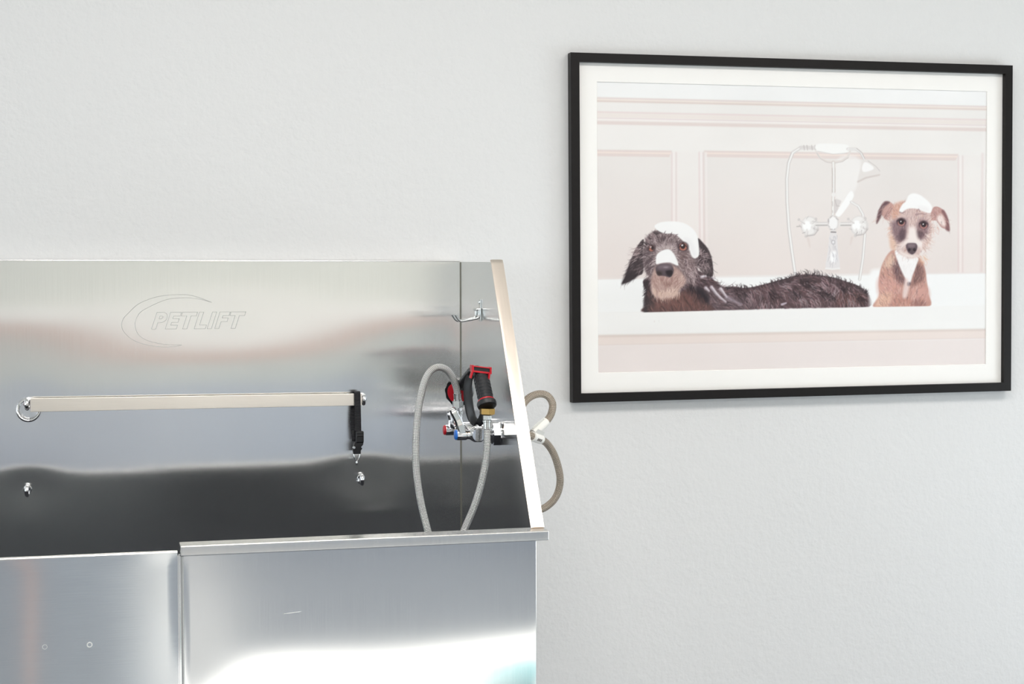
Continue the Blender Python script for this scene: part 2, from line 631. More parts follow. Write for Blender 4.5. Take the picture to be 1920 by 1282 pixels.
# four eyelets bolted through the back panel
def eyelet(x, z):
    bm = bmesh.new()
    lathe(bm, (x, -0.0285, z), (0, -1, 0), [(0, 0.0085), (0.0022, 0.0085), (0.0028, 0.0078), (0.0028, 0.0040), (0.006, 0.0038)])
    c = [Vector((x + 0.0010 * math.cos(a), -0.0425 + 0.0078 * math.cos(a), z - 0.0008 + 0.0085 * math.sin(a))) for a in np.linspace(0, 2 * PI, 28, endpoint=False)]
    tube(bm, c, 0.0041, 12, closed=True)
    return emit('eyelet', bm, M_CHROME, bp_, sharp=30)


for ex, ez in ((-0.1367, 1.1575), (0.5345, 1.1535), (-0.139, 0.986), (0.5305, 0.986)):
    eyelet(ex, ez)

# pressed outline lettering and crescent
cu = bpy.data.curves.new('lettering', 'FONT')
cu.body = 'PETLIFT'
cu.size = 0.0500
cu.shear = 0.32
cu.space_character = 1.16
cu.offset = 0.0021
cu.fill_mode = 'NONE'
cu.bevel_depth = 0.00036
cu.bevel_resolution = 1
cu.resolution_u = 6
to = bpy.data.objects.new('lettering', cu)
COL.objects.link(to)
bpy.context.view_layer.update()
dg = bpy.context.evaluated_depsgraph_get()
me = bpy.data.meshes.new_from_object(to.evaluated_get(dg))
bpy.data.objects.remove(to)
bm = bmesh.new()
bm.from_mesh(me)
xs = [v.co.x for v in bm.verts]
ys = [v.co.y for v in bm.verts]
bx0, bx1, by0, by1 = min(xs), max(xs), min(ys), max(ys)
for v in bm.verts:
    u, w = (v.co.x - bx0) / (bx1 - bx0), (v.co.y - by0) / (by1 - by0)
    v.co = Vector((0.1045 + u * (0.2945 - 0.1045), -0.0303 - v.co.z, 1.3025 + w * 0.0345))
def crescent():
    outer = [(0.2249, 1.3564), (0.197, 1.3672), (0.1706, 1.3722), (0.1229, 1.3694), (0.0826, 1.3553), (0.0592, 1.3347), (0.0495, 1.3235), (0.0465, 1.3105), (0.0520, 1.2965),
             (0.0698, 1.2807), (0.0964, 1.2710), (0.128, 1.2668), (0.1495, 1.2674), (0.1654, 1.2702)]
    inner = [(0.2249, 1.3564), (0.200, 1.3632), (0.1706, 1.3660), (0.1335, 1.3618), (0.091, 1.3423), (0.0775, 1.3285), (0.0728, 1.3125), (0.0783, 1.2937), (0.0932, 1.2818),
             (0.1123, 1.2754), (0.138, 1.2712), (0.1654, 1.2702)]
    return [outer, inner]
for run in crescent():
    q = spline([(x, -0.0303, z) for x, z in run], 6)
    tube(bm, q, 0.00036, 6)
emit('pressed_lettering', bm, M_GROOVE, bp_)

# end panel on the right with its sloping edge flange
bm = bmesh.new()
prism(bm, [(TX1, y, z) for y, z in ((-0.0305, 1.4395), (-0.300, 1.4360), (-0.305, 1.430), (-0.597, 0.957), (-0.612, 0.935), (-0.612, 0.30), (-0.0305, 0.30))], (0.003, 0, 0))
box_uv(bm, bm.faces[:])
ep = emit('end_panel', bm, M_STEEL, tub, sharp=30)
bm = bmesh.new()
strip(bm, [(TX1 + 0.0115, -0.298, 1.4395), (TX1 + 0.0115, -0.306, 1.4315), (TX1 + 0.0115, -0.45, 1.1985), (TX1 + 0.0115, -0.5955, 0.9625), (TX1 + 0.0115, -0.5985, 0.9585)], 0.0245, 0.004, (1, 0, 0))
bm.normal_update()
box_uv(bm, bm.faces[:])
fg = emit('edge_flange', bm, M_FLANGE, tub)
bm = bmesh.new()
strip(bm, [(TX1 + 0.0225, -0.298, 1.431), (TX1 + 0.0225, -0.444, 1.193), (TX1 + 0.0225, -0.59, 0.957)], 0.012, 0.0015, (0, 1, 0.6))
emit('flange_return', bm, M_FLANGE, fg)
# dark sealant line in the back corner
bm = bmesh.new()
box(bm, (TX1 - 0.0014, -0.0322, 0.42), (TX1 - 0.0001, -0.0302, 1.4385))
emit('corner_seam', bm, M_DARKSTEEL, tub, smooth=False)
# top hem of the back panel
bm = bmesh.new()
tube(bm, [(TX0, -0.0285, 1.4415), (TX1 - 0.003, -0.0285, 1.4400)], 0.0018, 8)
emit('top_hem', bm, M_STEEL_EDGE, tub)

# left end panel (beyond the frame, closes the tub)
bm = bmesh.new()
prism(bm, [(TX0 - 0.003, y, z) for y, z in ((-0.0305, 1.4395), (-0.303, 1.435), (-0.597, 0.957), (-0.612, 0.935), (-0.612, 0.30), (-0.0305, 0.30))], (0.003, 0, 0))
box_uv(bm, bm.faces[:])
emit('end_panel', bm, M_STEEL, tub, sharp=30)
bm = bmesh.new()
box(bm, (TX0, -0.610, 0.46), (TX1 - 0.001, -0.0305, 0.475))
emit('basin_floor', bm, M_BASIN, tub, smooth=False)


def front_dent(x, z):
    k = 0.019 * np.exp(-((x - 0.12) / 0.085) ** 2) + 0.0035 * np.exp(-((x - 0.47) / 0.14) ** 2) - 0.004 * np.exp(-((x - 0.76) / 0.08) ** 2)
    return k * (z - 0.725) * np.exp(-((z - 0.725) / 0.085) ** 2 / 2)


emit('front_panel', sheet(0.1345, 0.7447, 0.30, 0.9405, YF, YF + 0.014, 110, 110, front_dent, ex=0.004), M_STEEL_FRONT, tub, sharp=30)
bm = bmesh.new()
tube(bm, [(0.1330, YF + 0.0030, 0.30), (0.1330, YF + 0.0030, 0.9400)], 0.0030, 12)
emit('panel_hem', bm, M_STEEL_EDGE, tub)
bm = bmesh.new()
tube(bm, [(0.7440, YF + 0.0030, 0.30), (0.7440, YF + 0.0030, 0.9395)], 0.0028, 12)
emit('panel_hem', bm, M_STEEL_EDGE, tub)
bm = bmesh.new()
box(bm, (0.1248, YF + 0.004, 0.30), (0.1335, YF + 0.016, 0.9400))
box(bm, (0.1262, YF + 0.0015, 0.30), (0.1288, YF + 0.006, 0.9440), 0.0006)
emit('door_channel', bm, M_STEEL_FRONT, tub, smooth=False)
# front rim cap, open underneath, ends over the end panel
bm = bmesh.new()
box(bm, (0.1292, YF - 0.0025, 0.9408), (0.7685, YF + 0.0415, 0.9583), 0.0022, 3)
emit('front_rim', bm, M_STEEL_EDGE, tub)


def door_dent(x, z):
    return 0.0004 * np.sin(x * 2 * PI / 0.3) + 0.0003 * np.sin((z - 0.8) * 9)


dr = emit('door_panel', sheet(-0.60, 0.1246, 0.30, 0.9465, YF + 0.002, YF + 0.014, 80, 60, door_dent, swap=True, ex=0.004), M_STEEL_DOOR, tub, sharp=30)
bm = bmesh.new()
tube(bm, [(-0.60, YF + 0.006, 0.9470), (0.1246, YF + 0.006, 0.9462)], 0.0040, 12)
emit('door_hem', bm, M_STEEL_EDGE, dr)
for rx, rz in ((-0.0899, 0.8009), (-0.0189, 0.8002)):
    bm = bmesh.new()
    lathe(bm, (rx, YF + 0.0028, rz), (0, -1, 0), [(0, 0.0052), (0.0010, 0.0048), (0.0013, 0.0036), (0.0007, 0.0022), (0.0006, 0.0005)], 20)
    emit('rivet', bm, M_WELD, dr)
bm = bmesh.new()
box(bm, (TX0 - 0.003, YF, 0.30), (-0.604, YF + 0.014, 0.9405))
emit('front_panel', bm, M_STEEL_FRONT, tub, smooth=False)
for lx in (TX0 + 0.03, TX1 - 0.03):
    for ly in (-0.58, -0.08):
        bm = bmesh.new()
        lathe(bm, (lx, ly, 0), (0, 0, 1), [(0, 0.026), (0.012, 0.026), (0.02, 0.019), (0.475, 0.019)], 20)
        emit('leg', bm, M_STEEL_EDGE, tub)
# fine scratch on the front panel
bm = bmesh.new()
q = [(0.300, YF - 0.0002, 0.8345), (0.316, YF - 0.0003, 0.8360), (0.330, YF - 0.0002, 0.8368)]
tube(bm, spline(q, 4), 0.0004, 6)
emit('scratch', bm, M_ZINC, tub)

# ------------------------------------------------------------------ steel tether bar with its ring
bar = empty('tether_bar', (0.19, -0.05, 1.155),
            'flat horizontal steel bar fixed across the back of the tub', 'bar')
bm = bmesh.new()
prism(bm, [(-0.1305, -0.0545, 1.1424), (0.5290, -0.0545, 1.1412), (0.5290, -0.0545, 1.1662), (-0.1305, -0.0545, 1.1690)], (0, 0.0045, 0), 0.0006)
box_uv(bm, bm.faces[:], True)
emit('bar', bm, M_BAR, bar, sharp=30)
for sx in (-0.105, 0.495):
    bm = bmesh.new()
    lathe(bm, (sx, -0.0302, 1.1555), (0, -1, 0), [(0, 0.009), (0.003, 0.009), (0.004, 0.006), (0.020, 0.006)], 16)
    emit('standoff', bm, M_ZINC, bar)
bm = bmesh.new()
c = [Vector((-0.1345 + 0.0206 * math.cos(a), -0.0445 + 0.0030 * math.sin(a), 1.1452 + 0.0206 * math.sin(a))) for a in np.linspace(0, 2 * PI, 48, endpoint=False)]
tube(bm, c, 0.0029, 12, closed=True)
rg = empty('tether_ring', (-0.1345, -0.0445, 1.1452), 'round chrome ring hanging from the eyelet at the left end of the bar', 'ring')
emit('ring', bm, M_CHROME, rg)

# ------------------------------------------------------------------ black strap hanging on the bar
st = empty('tether_strap', (0.519, -0.055, 1.17), 'black nylon strap with buckle looped over the right end of the bar', 'strap')
bm = bmesh.new()
front = spline([(0.5185, -0.0480, 1.1690), (0.5185, -0.0555, 1.1705), (0.5187, -0.0590, 1.1670), (0.5190, -0.0600, 1.1450), (0.5192, -0.0620, 1.1200), (0.5194, -0.0640, 1.0860)], 5)
strip(bm, front, 0.0128, 0.0018, (1, 0, 0))
emit('webbing', bm, M_WEB, st)
bm = bmesh.new()
rear = spline([(0.5185, -0.0480, 1.1690), (0.5165, -0.0455, 1.1650), (0.5135, -0.0455, 1.1400), (0.5120, -0.0480, 1.1000), (0.5140, -0.0560, 1.0700)], 5)
strip(bm, rear, 0.0128, 0.0018, (1, 0, 0))
emit('webbing', bm, M_WEB, st)
bm = bmesh.new()
box(bm, (0.5135, -0.0720, 1.0650), (0.5300, -0.0610, 1.0895), 0.0025, 3)
box(bm, (0.5150, -0.0735, 1.0780), (0.5290, -0.0700, 1.0815), 0.0010, 2)
sl = emit('slider_buckle', bm, M_BLACKP, st)
bm = bmesh.new()
box(bm, (0.5075, -0.0540, 1.0670), (0.5160, -0.0480, 1.0900), 0.002, 2)
emit('webbing_end', bm, M_RUBBER, st)
bm = bmesh.new()
prism(bm, [(0.5110, -0.0690, 1.0665), (0.5300, -0.0690, 1.0665), (0.5285, -0.0690, 1.0600), (0.5245, -0.0690, 1.0560), (0.5275, -0.0690, 1.0530), (0.5240, -0.0690, 1.0490), (0.5240, -0.0690, 1.0420), (0.5085, -0.0690, 1.0420), (0.5075, -0.0690, 1.0520)], (0, 0.009, 0), 0.0012)
cl = emit('clasp', bm, M_BLACKP, st, sharp=30)
bm = bmesh.new()
lathe(bm, (0.5095, -0.0675, 1.0555), (0, -1, 0), [(0, 0.003), (0.0035, 0.003), (0.0042, 0.0022)], 14)
emit('rivet', bm, M_ZINC, cl)
bm = bmesh.new()
tri = spline([(0.5085, -0.0650, 1.0440), (0.5095, -0.0655, 1.0375), (0.5125, -0.0655, 1.0310), (0.5160, -0.0655, 1.0265), (0.5195, -0.0655, 1.0310), (0.5225, -0.0655, 1.0375), (0.5238, -0.0650, 1.0440)], 5)
tube(bm, tri, 0.0011, 8)
emit('wire_loop', bm, M_CHROME, st)
bm = bmesh.new()
lathe(bm, (0.5158, -0.0655, 1.0275), (-0.02, 0, -1), [(0, 0.0012), (0.002, 0.0022), (0.006, 0.0024), (0.0085, 0.0016)], 12)
emit('bead', bm, M_ZINC, st)

# ------------------------------------------------------------------ double hook on the end panel
hk = empty('double_hook', (TX1, -0.211, 1.335), 'zinc double prong hook screwed high on the right end panel', 'hook')
bm = bmesh.new()
box(bm, (TX1 - 0.0022, -0.2185, 1.3180), (TX1 - 0.0002, -0.2035, 1.3625), 0.0008)
emit('back_plate', bm, M_ZINC, hk)
bm = bmesh.new()
box(bm, (TX1 - 0.0120, -0.2240, 1.3390), (TX1 - 0.0015, -0.1975, 1.3440), 0.0015)
box(bm, (TX1 - 0.0035, -0.2225, 1.3200), (TX1 - 0.0015, -0.1990, 1.3420), 0.0008)
emit('bracket', bm, M_ZINC, hk)
for py, dx in ((-0.2225, 0.0), (-0.1990, -0.0015)):
    bm = bmesh.new()
    p = spline([(TX1 - 0.0050 + dx, py, 1.3425), (TX1 - 0.0048 + dx, py, 1.3330), (TX1 - 0.0070 + dx, py, 1.3265), (TX1 - 0.0130 + dx, py, 1.3238),
                (TX1 - 0.0380 + dx, py, 1.3195), (TX1 - 0.0450 + dx, py, 1.3205), (TX1 - 0.0490 + dx, py, 1.3245), (TX1 - 0.0535 + dx, py, 1.3320)], 6)
    tube(bm, p, 0.0026, 12)
    emit('prong', bm, M_ZINC, hk)
for sz in (1.3560, 1.3265):
    bm = bmesh.new()
    lathe(bm, (TX1 - 0.0020, -0.2110, sz), (-1, 0, 0), [(0, 0.0042), (0.0012, 0.0038), (0.0022, 0.0015)], 14)
    emit('screw', bm, M_DARKSTEEL if sz < 0 else M_ZINC, hk)

# ------------------------------------------------------------------ two-valve faucet on the end panel
fa = empty('faucet', (TX1, -0.32, 1.106), 'chrome two-valve faucet with red and blue capped levers on the end panel', 'faucet')
ZV = 1.1062
bm = bmesh.new()
for vy in (-0.370, -0.268):
    lathe(bm, (TX1 - 0.0005, vy, ZV), (-1, 0, 0), [(0, 0.0225), (0.003, 0.0222), (0.0035, 0.0205), (0.0150, 0.0205), (0.0165, 0.0185), (0.019, 0.013), (0.022, 0.0105), (0.030, 0.0105), (0.034, 0.013), (0.037, 0.015), (0.050, 0.015), (0.055, 0.012), (0.060, 0.009), (0.072, 0.009)], 24)
tube(bm, [(0.7000, -0.385, ZV), (0.7000, -0.253, ZV)], 0.0125, 20)
emit('body', bm, M_CHROME, fa, sharp=30)
bm = bmesh.new()
tube(bm, [(0.7000, -0.320, ZV), (0.6880, -0.320, 1.1100), (0.6790, -0.320, 1.1180), (0.6745, -0.320, 1.1300), (0.6735, -0.320, 1.1560)], 0.0075, 16)
emit('riser', bm, M_CHROME, fa)
bm = bmesh.new()
lathe(bm, (0.6737, -0.320, 1.1405), (-0.02, 0, 1), [(0, 0.0070), (0.001, 0.0095), (0.006, 0.0095), (0.007, 0.0075)], 16)
emit('check_ring', bm, M_ZINC, fa)
for vy, cap, tip, nm in ((-0.370, M_BLUE, (-0.0215, 0.0, 0.047), 'blue'), (-0.268, M_RED, (-0.004, 0.0, 0.034), 'red')):
    bm = bmesh.new()
    hub = Vector((0.6735, vy, ZV))
    lathe(bm, (0.6790, vy, ZV), (-1, 0, 0), [(0, 0.0100), (0.002, 0.0105), (0.018, 0.0105), (0.0195, 0.0095)], 22)
    a = hub + Vector((-0.002, -0.001, 0.0))
    b = hub + Vector(tip)
    mid = a.lerp(b, 0.55) + Vector((0.002, 0, 0))
    strip(bm, spline([a, mid, b, b + (b - mid).normalized() * 0.004], 6), [0.0175] * 6 + [0.0165] * 6 + [0.0135] * 6 + [0.008], [0.0150] * 6 + [0.0135] * 6 + [0.0115] * 6 + [0.007], (0, 1, 0))
    lv = emit('valve_lever', bm, M_CHROME, fa, sharp=40)
    bm = bmesh.new()
    lathe(bm, (0.6600, vy, ZV), (-1, 0, 0), [(0, 0.0098), (0.0025, 0.0098), (0.0040, 0.0080), (0.0046, 0.004)], 22)
    c = emit('lever_cap', bm, cap, lv)
    c['label'] = nm + ' round cap'
# hex nut on the supply side of the near valve
bm = bmesh.new()
lathe(bm, (TX1 - 0.0040, -0.370, ZV), (-1, 0, 0), [(0, 0.0240), (0.0120, 0.0240)], 6)
emit('hex_nut', bm, M_CHROME, fa, sharp=20)

# ------------------------------------------------------------------ braided hose from faucet riser to spray gun
hs = empty('spray_hose', (0.65, -0.40, 1.0), 'long braided steel hose looping from the faucet down into the tub', 'hose')
HP = [(0.6734, -0.32, 1.1710), (0.6700, -0.325, 1.1917), (0.6610, -0.33, 1.2128), (0.6479, -0.335, 1.2287), (0.6311, -0.34, 1.2343), (0.6155, -0.345, 1.2277),
      (0.6030, -0.35, 1.2098), (0.5926, -0.36, 1.1812), (0.5843, -0.37, 1.1436), (0.5791, -0.38, 1.1021), (0.5770, -0.39, 1.0548), (0.5789, -0.40, 1.0157),
      (0.5839, -0.41, 0.9766), (0.5939, -0.42, 0.9295), (0.6030, -0.42, 0.8970), (0.6170, -0.42, 0.8720), (0.6320, -0.42, 0.8700), (0.6450, -0.42, 0.8860),
      (0.6541, -0.42, 0.9099), (0.6665, -0.42, 0.9397), (0.6790, -0.42, 0.9674), (0.6914, -0.42, 1.0023), (0.7019, -0.42, 1.0443), (0.7071, -0.42, 1.0845), (0.7082, -0.416, 1.1250)]
bm = bmesh.new()
tube(bm, spline(HP, 8), 0.0068, 16)
emit('braided_sleeve', bm, M_BRAID, hs, sharp=60)
bm = bmesh.new()
lathe(bm, (0.6736, -0.320, 1.1545), (-0.01, -0.03, 1), [(0, 0.0110), (0.0125, 0.0110)], 6)
emit('hose_nut', bm, M_ZINC, hs, sharp=20)
bm = bmesh.new()
lathe(bm, (0.6735, -0.3205, 1.1668), (-0.08, -0.1, 1), [(0, 0.0085), (0.003, 0.0085), (0.0035, 0.0078), (0.0125, 0.0076), (0.013, 0.0083), (0.015, 0.0083)], 20)
emit('ferrule', bm, M_ZINC, hs)
bm = bmesh.new()
lathe(bm, (0.7083, -0.4160, 1.1210), (0.0, 0.03, 1), [(0, 0.0082), (0.002, 0.0082), (0.0025, 0.0076), (0.012, 0.0076), (0.0125, 0.0086), (0.0155, 0.0086)], 20)
emit('ferrule', bm, M_ZINC, hs)
bm = bmesh.new()
lathe(bm, (0.7083, -0.4155, 1.1365), (0.0, 0.03, 1), [(0, 0.0085), (0.0015, 0.0092), (0.0120, 0.0092)], 6)
emit('hose_nut', bm, M_ZINC, hs, sharp=20)

# ------------------------------------------------------------------ spray gun
sg = empty('spray_gun', (0.71, -0.39, 1.19), 'black and red hand sprayer with ribbed grip hanging beside the faucet', 'sprayer')
gt, gb = Vector((0.7060, -0.372, 1.2240)), Vector((0.7098, -0.411, 1.1640))
ax = (gb - gt)
glen = ax.length
ax.normalize()
prof = [(0.0, 0.0135)]
s = 0.004
for k in range(7):                                             # ribs round the grip
    prof += [(s, 0.0150), (s + 0.0042, 0.0153), (s + 0.0052, 0.0142), (s + 0.0066, 0.0142)]
    s += 0.0073
prof += [(glen - 0.012, 0.0152), (glen - 0.010, 0.0160)]
bm = bmesh.new()
lathe(bm, gt, ax, prof, 24)
gr = emit('grip', bm, M_RUBBER, sg, sharp=50)
bm = bmesh.new()
for sgn in (-1,):
    side = Vector((-0.0125, -0.0085, 0))
    strip(bm, [gt + side + ax * 0.004, gt + side + ax * (glen - 0.012)], 0.0045, 0.003, (0.6, -0.8, 0))
emit('grip_rib', bm, M_BLACKP, gr)
bm = bmesh.new()
lathe(bm, gt + ax * (glen - 0.0115), ax, [(0, 0.0158), (0.0008, 0.0164), (0.0028, 0.0164), (0.0034, 0.0158)], 24)
emit('red_band', bm, M_RED, sg)
bm = bmesh.new()
lathe(bm, gt + ax * (glen - 0.0088), ax, [(0, 0.0165), (0.002, 0.0185), (0.006, 0.0190), (0.0105, 0.0180), (0.0125, 0.0150)], 28)
emit('collar', bm, M_RUBBER, sg)
bm = bmesh.new()
lathe(bm, Vector((0.7092, -0.4150, 1.1590)), (-0.03, 0, -1), [(0, 0.0150), (0.0105, 0.0150), (0.0115, 0.0120), (0.0135, 0.0090)], 6)
emit('brass_fitting', bm, M_BRASS, sg, sharp=20)
# red locking clip over the top of the grip with its dark window
bm = bmesh.new()
T = Vector((0.7030, -0.384, 1.2285))
def clip_box(bm, lo, hi, bev):
    box(bm, [T[i] + lo[i] for i in range(3)], [T[i] + hi[i] for i in range(3)], bev)
clip_box(bm, (-0.0150, -0.006, -0.0040), (0.0195, 0.010, -0.0005), 0.0008)     # lower bar
clip_box(bm, (-0.0150, -0.006, 0.0062), (0.0195, 0.010, 0.0085), 0.0008)       # upper bar
clip_box(bm, (-0.0175, -0.007, -0.0040), (-0.0135, 0.012, 0.0095), 0.0010)
clip_box(bm, (0.0175, -0.007, -0.0040), (0.0212, 0.012, 0.0095), 0.0010)
strip(bm, [T + Vector((-0.0155, -0.003, -0.001)), T + Vector((-0.0185, -0.003, -0.010)), T + Vector((-0.0200, -0.003, -0.0160))], 0.009, 0.004, (0, 1, 0))
strip(bm, [T + Vector((0.0170, -0.003, -0.002)), T + Vector((0.0160, -0.003, -0.010)), T + Vector((0.0135, -0.003, -0.0180))], 0.009, 0.004, (0, 1, 0))
for v in bm.verts:
    v.co.z -= 0.13 * (v.co.x - T.x)
emit('locking_clip', bm, M_RED, sg, sharp=30)
bm = bmesh.new()
clip_box(bm, (-0.0140, -0.0035, -0.0010), (0.0180, 0.008, 0.0068), 0.0005)
for v in bm.verts:
    v.co.z -= 0.13 * (v.co.x - T.x)
emit('clip_window', bm, M_RUBBER, sg, sharp=30)
# neck and barrel that carry the spray head
bm = bmesh.new()
tube(bm, spline([(0.7060, -0.368, 1.2230), (0.7000, -0.358, 1.2270), (0.6935, -0.345, 1.2220), (0.6875, -0.328, 1.2090), (0.6850, -0.312, 1.1960)], 6),
     [0.0115] * 6 + [0.0105] * 6 + [0.0095] * 6 + [0.0105] * 6 + [0.0125], 18)
emit('neck', bm, M_BLACKP, sg)
hd = Vector((0.6860, -0.290, 1.1835))
hax = Vector((-0.62, -0.62, -0.20))
bm = bmesh.new()
pr = [(-0.012, 0.018), (-0.008, 0.025), (0.0, 0.0282), (0.012, 0.0288), (0.015, 0.0272), (0.015, 0.0205)]
lathe(bm, hd, hax, pr, 40)
for i, v in enumerate(bm.verts):                                # knurled rim
    rel = v.co - hd
    d = rel.dot(hax.normalized())
    rad = rel - hax.normalized() * d
    if rad.length > 0.026 and (i % 4) in (0, 1):
        v.co -= rad.normalized() * 0.0014
emit('spray_head', bm, M_BLACKP, sg, sharp=25)
bm = bmesh.new()
lathe(bm, hd + hax.normalized() * 0.0145, hax, [(0, 0.0208), (0.0012, 0.0208), (0.0018, 0.018), (0.0006, 0.008), (0.0004, 0.002)], 32)
emit('red_dial_face', bm, M_RED, sg)
bm = bmesh.new()
for k in range(7):
    a = math.radians(150 + k * 12)
    x, y = frame_of(hax)
    p = hd + hax.normalized() * 0.0153 + (x * math.cos(a) + y * math.sin(a)) * 0.0242
    lathe(bm, p, hax, [(0, 0.0008), (0.0003, 0.0008)], 6)
emit('dial_marks', bm, M_PAPER, sg)
# trigger lever that loops down the front of the grip
bm = bmesh.new()
lev = spline([(0.6950, -0.352, 1.2215), (0.6880, -0.352, 1.2100), (0.6850, -0.356, 1.1900), (0.6850, -0.366, 1.1620), (0.6885, -0.376, 1.1390), (0.6950, -0.388, 1.1290), (0.7010, -0.396, 1.1340), (0.7050, -0.402, 1.1470)], 6)
n = len(lev)
strip(bm, lev, [0.0135 + 0.004 * math.sin(PI * min(1, i / n * 1.15)) for i in range(n)], 0.0055, (0.75, -0.66, 0))
emit('trigger_lever', bm, M_BLACKP, sg)

# ------------------------------------------------------------------ supply hoses outside the end panel
def supply(pts, label, tags):
    t = empty('supply_hose', pts[len(pts) // 2], label, 'hose', 'supply hoses outside the tub')
    bm = bmesh.new()
    tube(bm, spline(pts, 8), 0.0073, 16)
    emit('braided_sleeve', bm, M_BRAID_D, t, sharp=60)
    bm = bmesh.new()
    lathe(bm, pts[0], Vector(pts[1]) - Vector(pts[0]), [(-0.004, 0.012), (0.010, 0.012)], 6)
    emit('hose_nut', bm, M_ZINC, t, sharp=20)
    for tg in tags:
        tg(t)
    return t


def wrap_tag(a, b, r, bars):
    def build(t):
        A, B = Vector(a), Vector(b)
        d = (B - A).normalized()
        L_ = (B - A).length
        bm = bmesh.new()
        lathe(bm, A, d, [(0, r), (L_ * 0.3, r * 1.04), (L_ * 0.7, r * 1.02), (L_, r * 1.1)], 20)
        x, y = frame_of(d)
        w = (Vector((0.35, -0.9, -0.4)) - d * Vector((0.35, -0.9, -0.4)).dot(d)).normalized()
        side = d.cross(w)
        tg = emit('paper_tag', bm, M_PAPER, t)
        # loose flap of the tag standing off the hose
        bm = bmesh.new()
        fl_ = [A + d * L_ * 0.1 + side * r * 0.8, A + d * L_ * 0.95 + side * r * 0.8, A + d * L_ * 0.98 + side * r * 2.1 + w * 0.003, A + d * L_ * 0.15 + side * r * 1.9 + w * 0.003]
        prism(bm, fl_, w * 0.0006)
        emit('tag_flap', bm, M_PAPER, tg, smooth=False)
        bm = bmesh.new()
        for k in range(bars):
            s0 = L_ * (0.30 + 0.065 * k)
            q = [A + d * s0 + w * (r * 1.05) - side * r * 0.25, A + d * (s0 + L_ * (0.025 if k % 3 else 0.04)) + w * (r * 1.05) - side * r * 0.25]
            q += [q[1] + side * r * 0.6, q[0] + side * r * 0.6]
            prism(bm, q, w * 0.0003)
        emit('tag_print', bm, M_INK, tg, smooth=False)
    return build


S1 = [(0.7600, -0.268, ZV), (0.7720, -0.275, 1.1085), (0.7860, -0.292, 1.1210), (0.8010, -0.30, 1.1440), (0.8164, -0.30, 1.1640), (0.8306, -0.30, 1.1732), (0.8470, -0.30, 1.1760), (0.8612, -0.30, 1.1705), (0.8700, -0.30, 1.1557), (0.8678, -0.30, 1.1377), (0.8576, -0.305, 1.1236),
      (0.8431, -0.31, 1.1106), (0.8286, -0.315, 1.1009), (0.8101, -0.310, 1.0860), (0.797, -0.295, 1.050), (0.795, -0.26, 0.95), (0.795, -0.18, 0.72), (0.795, -0.06, 0.56), (0.795, -0.005, 0.54)]
S2 = [(0.7600, -0.370, ZV), (0.7780, -0.372, 1.1050), (0.8020, -0.366, 1.1010), (0.8200, -0.352, 1.0965), (0.8370, -0.335, 1.0890), (0.8530, -0.320, 1.0790), (0.8680, -0.312, 1.0595), (0.8790, -0.305, 1.0345), (0.8855, -0.300, 1.0075), (0.8840, -0.295, 0.9830),
      (0.8755, -0.29, 0.9633), (0.8610, -0.285, 0.9493), (0.8455, -0.28, 0.9416), (0.8250, -0.27, 0.930), (0.812, -0.25, 0.89), (0.81, -0.18, 0.70), (0.83, -0.06, 0.54), (0.83, -0.005, 0.52)]
supply(S1, 'upper braided supply hose loop outside the end panel, with a white paper sleeve',
       [wrap_tag((0.8560, -0.306, 1.1222), (0.8270, -0.3165, 1.0998), 0.0088, 0)])
supply(S2, 'lower braided supply hose outside the end panel, with a barcoded tag',
       [wrap_tag((0.8360, -0.337, 1.0895), (0.8110, -0.360, 1.0985), 0.0090, 7)])
# ------------------------------------------------------------------ framed print of two dogs in a bath
rng = np.random.default_rng(7)
PW, PH = 1400, 936                      # working canvas of the printed picture
HM = (0.0011618513740722445, 0.0, -1.3024353903349863, -4.19586770193834e-05, 0.0016556667148189123, -0.2079369971433837, -8.101192293622755e-05, -1.0987985926401028e-05)


def cv(p):
    """sketch coordinates of the print -> canvas pixels"""
    p = np.atleast_2d(np.asarray(p, float))
    w = HM[6] * p[:, 0] + HM[7] * p[:, 1] + 1
    return np.stack([(HM[0] * p[:, 0] + HM[1] * p[:, 1] + HM[2]) / w * PW, (HM[3] * p[:, 0] + HM[4] * p[:, 1] + HM[5]) / w * PH], 1)


K = PW / 728.0
ART = np.zeros((PH, PW, 3), np.float32)


def put(y0, y1, x0, x1, a, col):
    ART[y0:y1, x0:x1] += (np.asarray(col, np.float32) - ART[y0:y1, x0:x1]) * a[..., None]


def window(q, pad):
    x0, y0 = np.floor(q.min(0) - pad).astype(int)
    x1, y1 = np.ceil(q.max(0) + pad).astype(int) + 1
    return max(x0, 0), max(y0, 0), min(x1, PW), min(y1, PH)


def seg_dist(X, Y, a, b):
    d = b - a
    L2 = max(float(d @ d), 1e-9)
    t = np.clip(((X - a[0]) * d[0] + (Y - a[1]) * d[1]) / L2, 0, 1)
    return np.hypot(X - a[0] - t * d[0], Y - a[1] - t * d[1]), t


def poly_mask(q, soft, pad):
    x0, y0, x1, y1 = window(q, pad)
    if x1 <= x0 or y1 <= y0:
        return None
    Y, X = np.mgrid[y0:y1, x0:x1].astype(np.float32) + 0.5
    ins = np.zeros(X.shape, bool)
    D = np.full(X.shape, 1e9, np.float32)
    n = len(q)
    for i in range(n):
        a, b = q[i], q[(i + 1) % n]
        D = np.minimum(D, seg_dist(X, Y, a, b)[0])
        c = (a[1] > Y) != (b[1] > Y)
        if abs(b[1] - a[1]) > 1e-9:
            ins ^= c & (X < (b[0] - a[0]) * (Y - a[1]) / (b[1] - a[1]) + a[0])
    s = np.where(ins, D, -D)
    return x0, y0, x1, y1, np.clip(0.5 + s / soft, 0, 1)


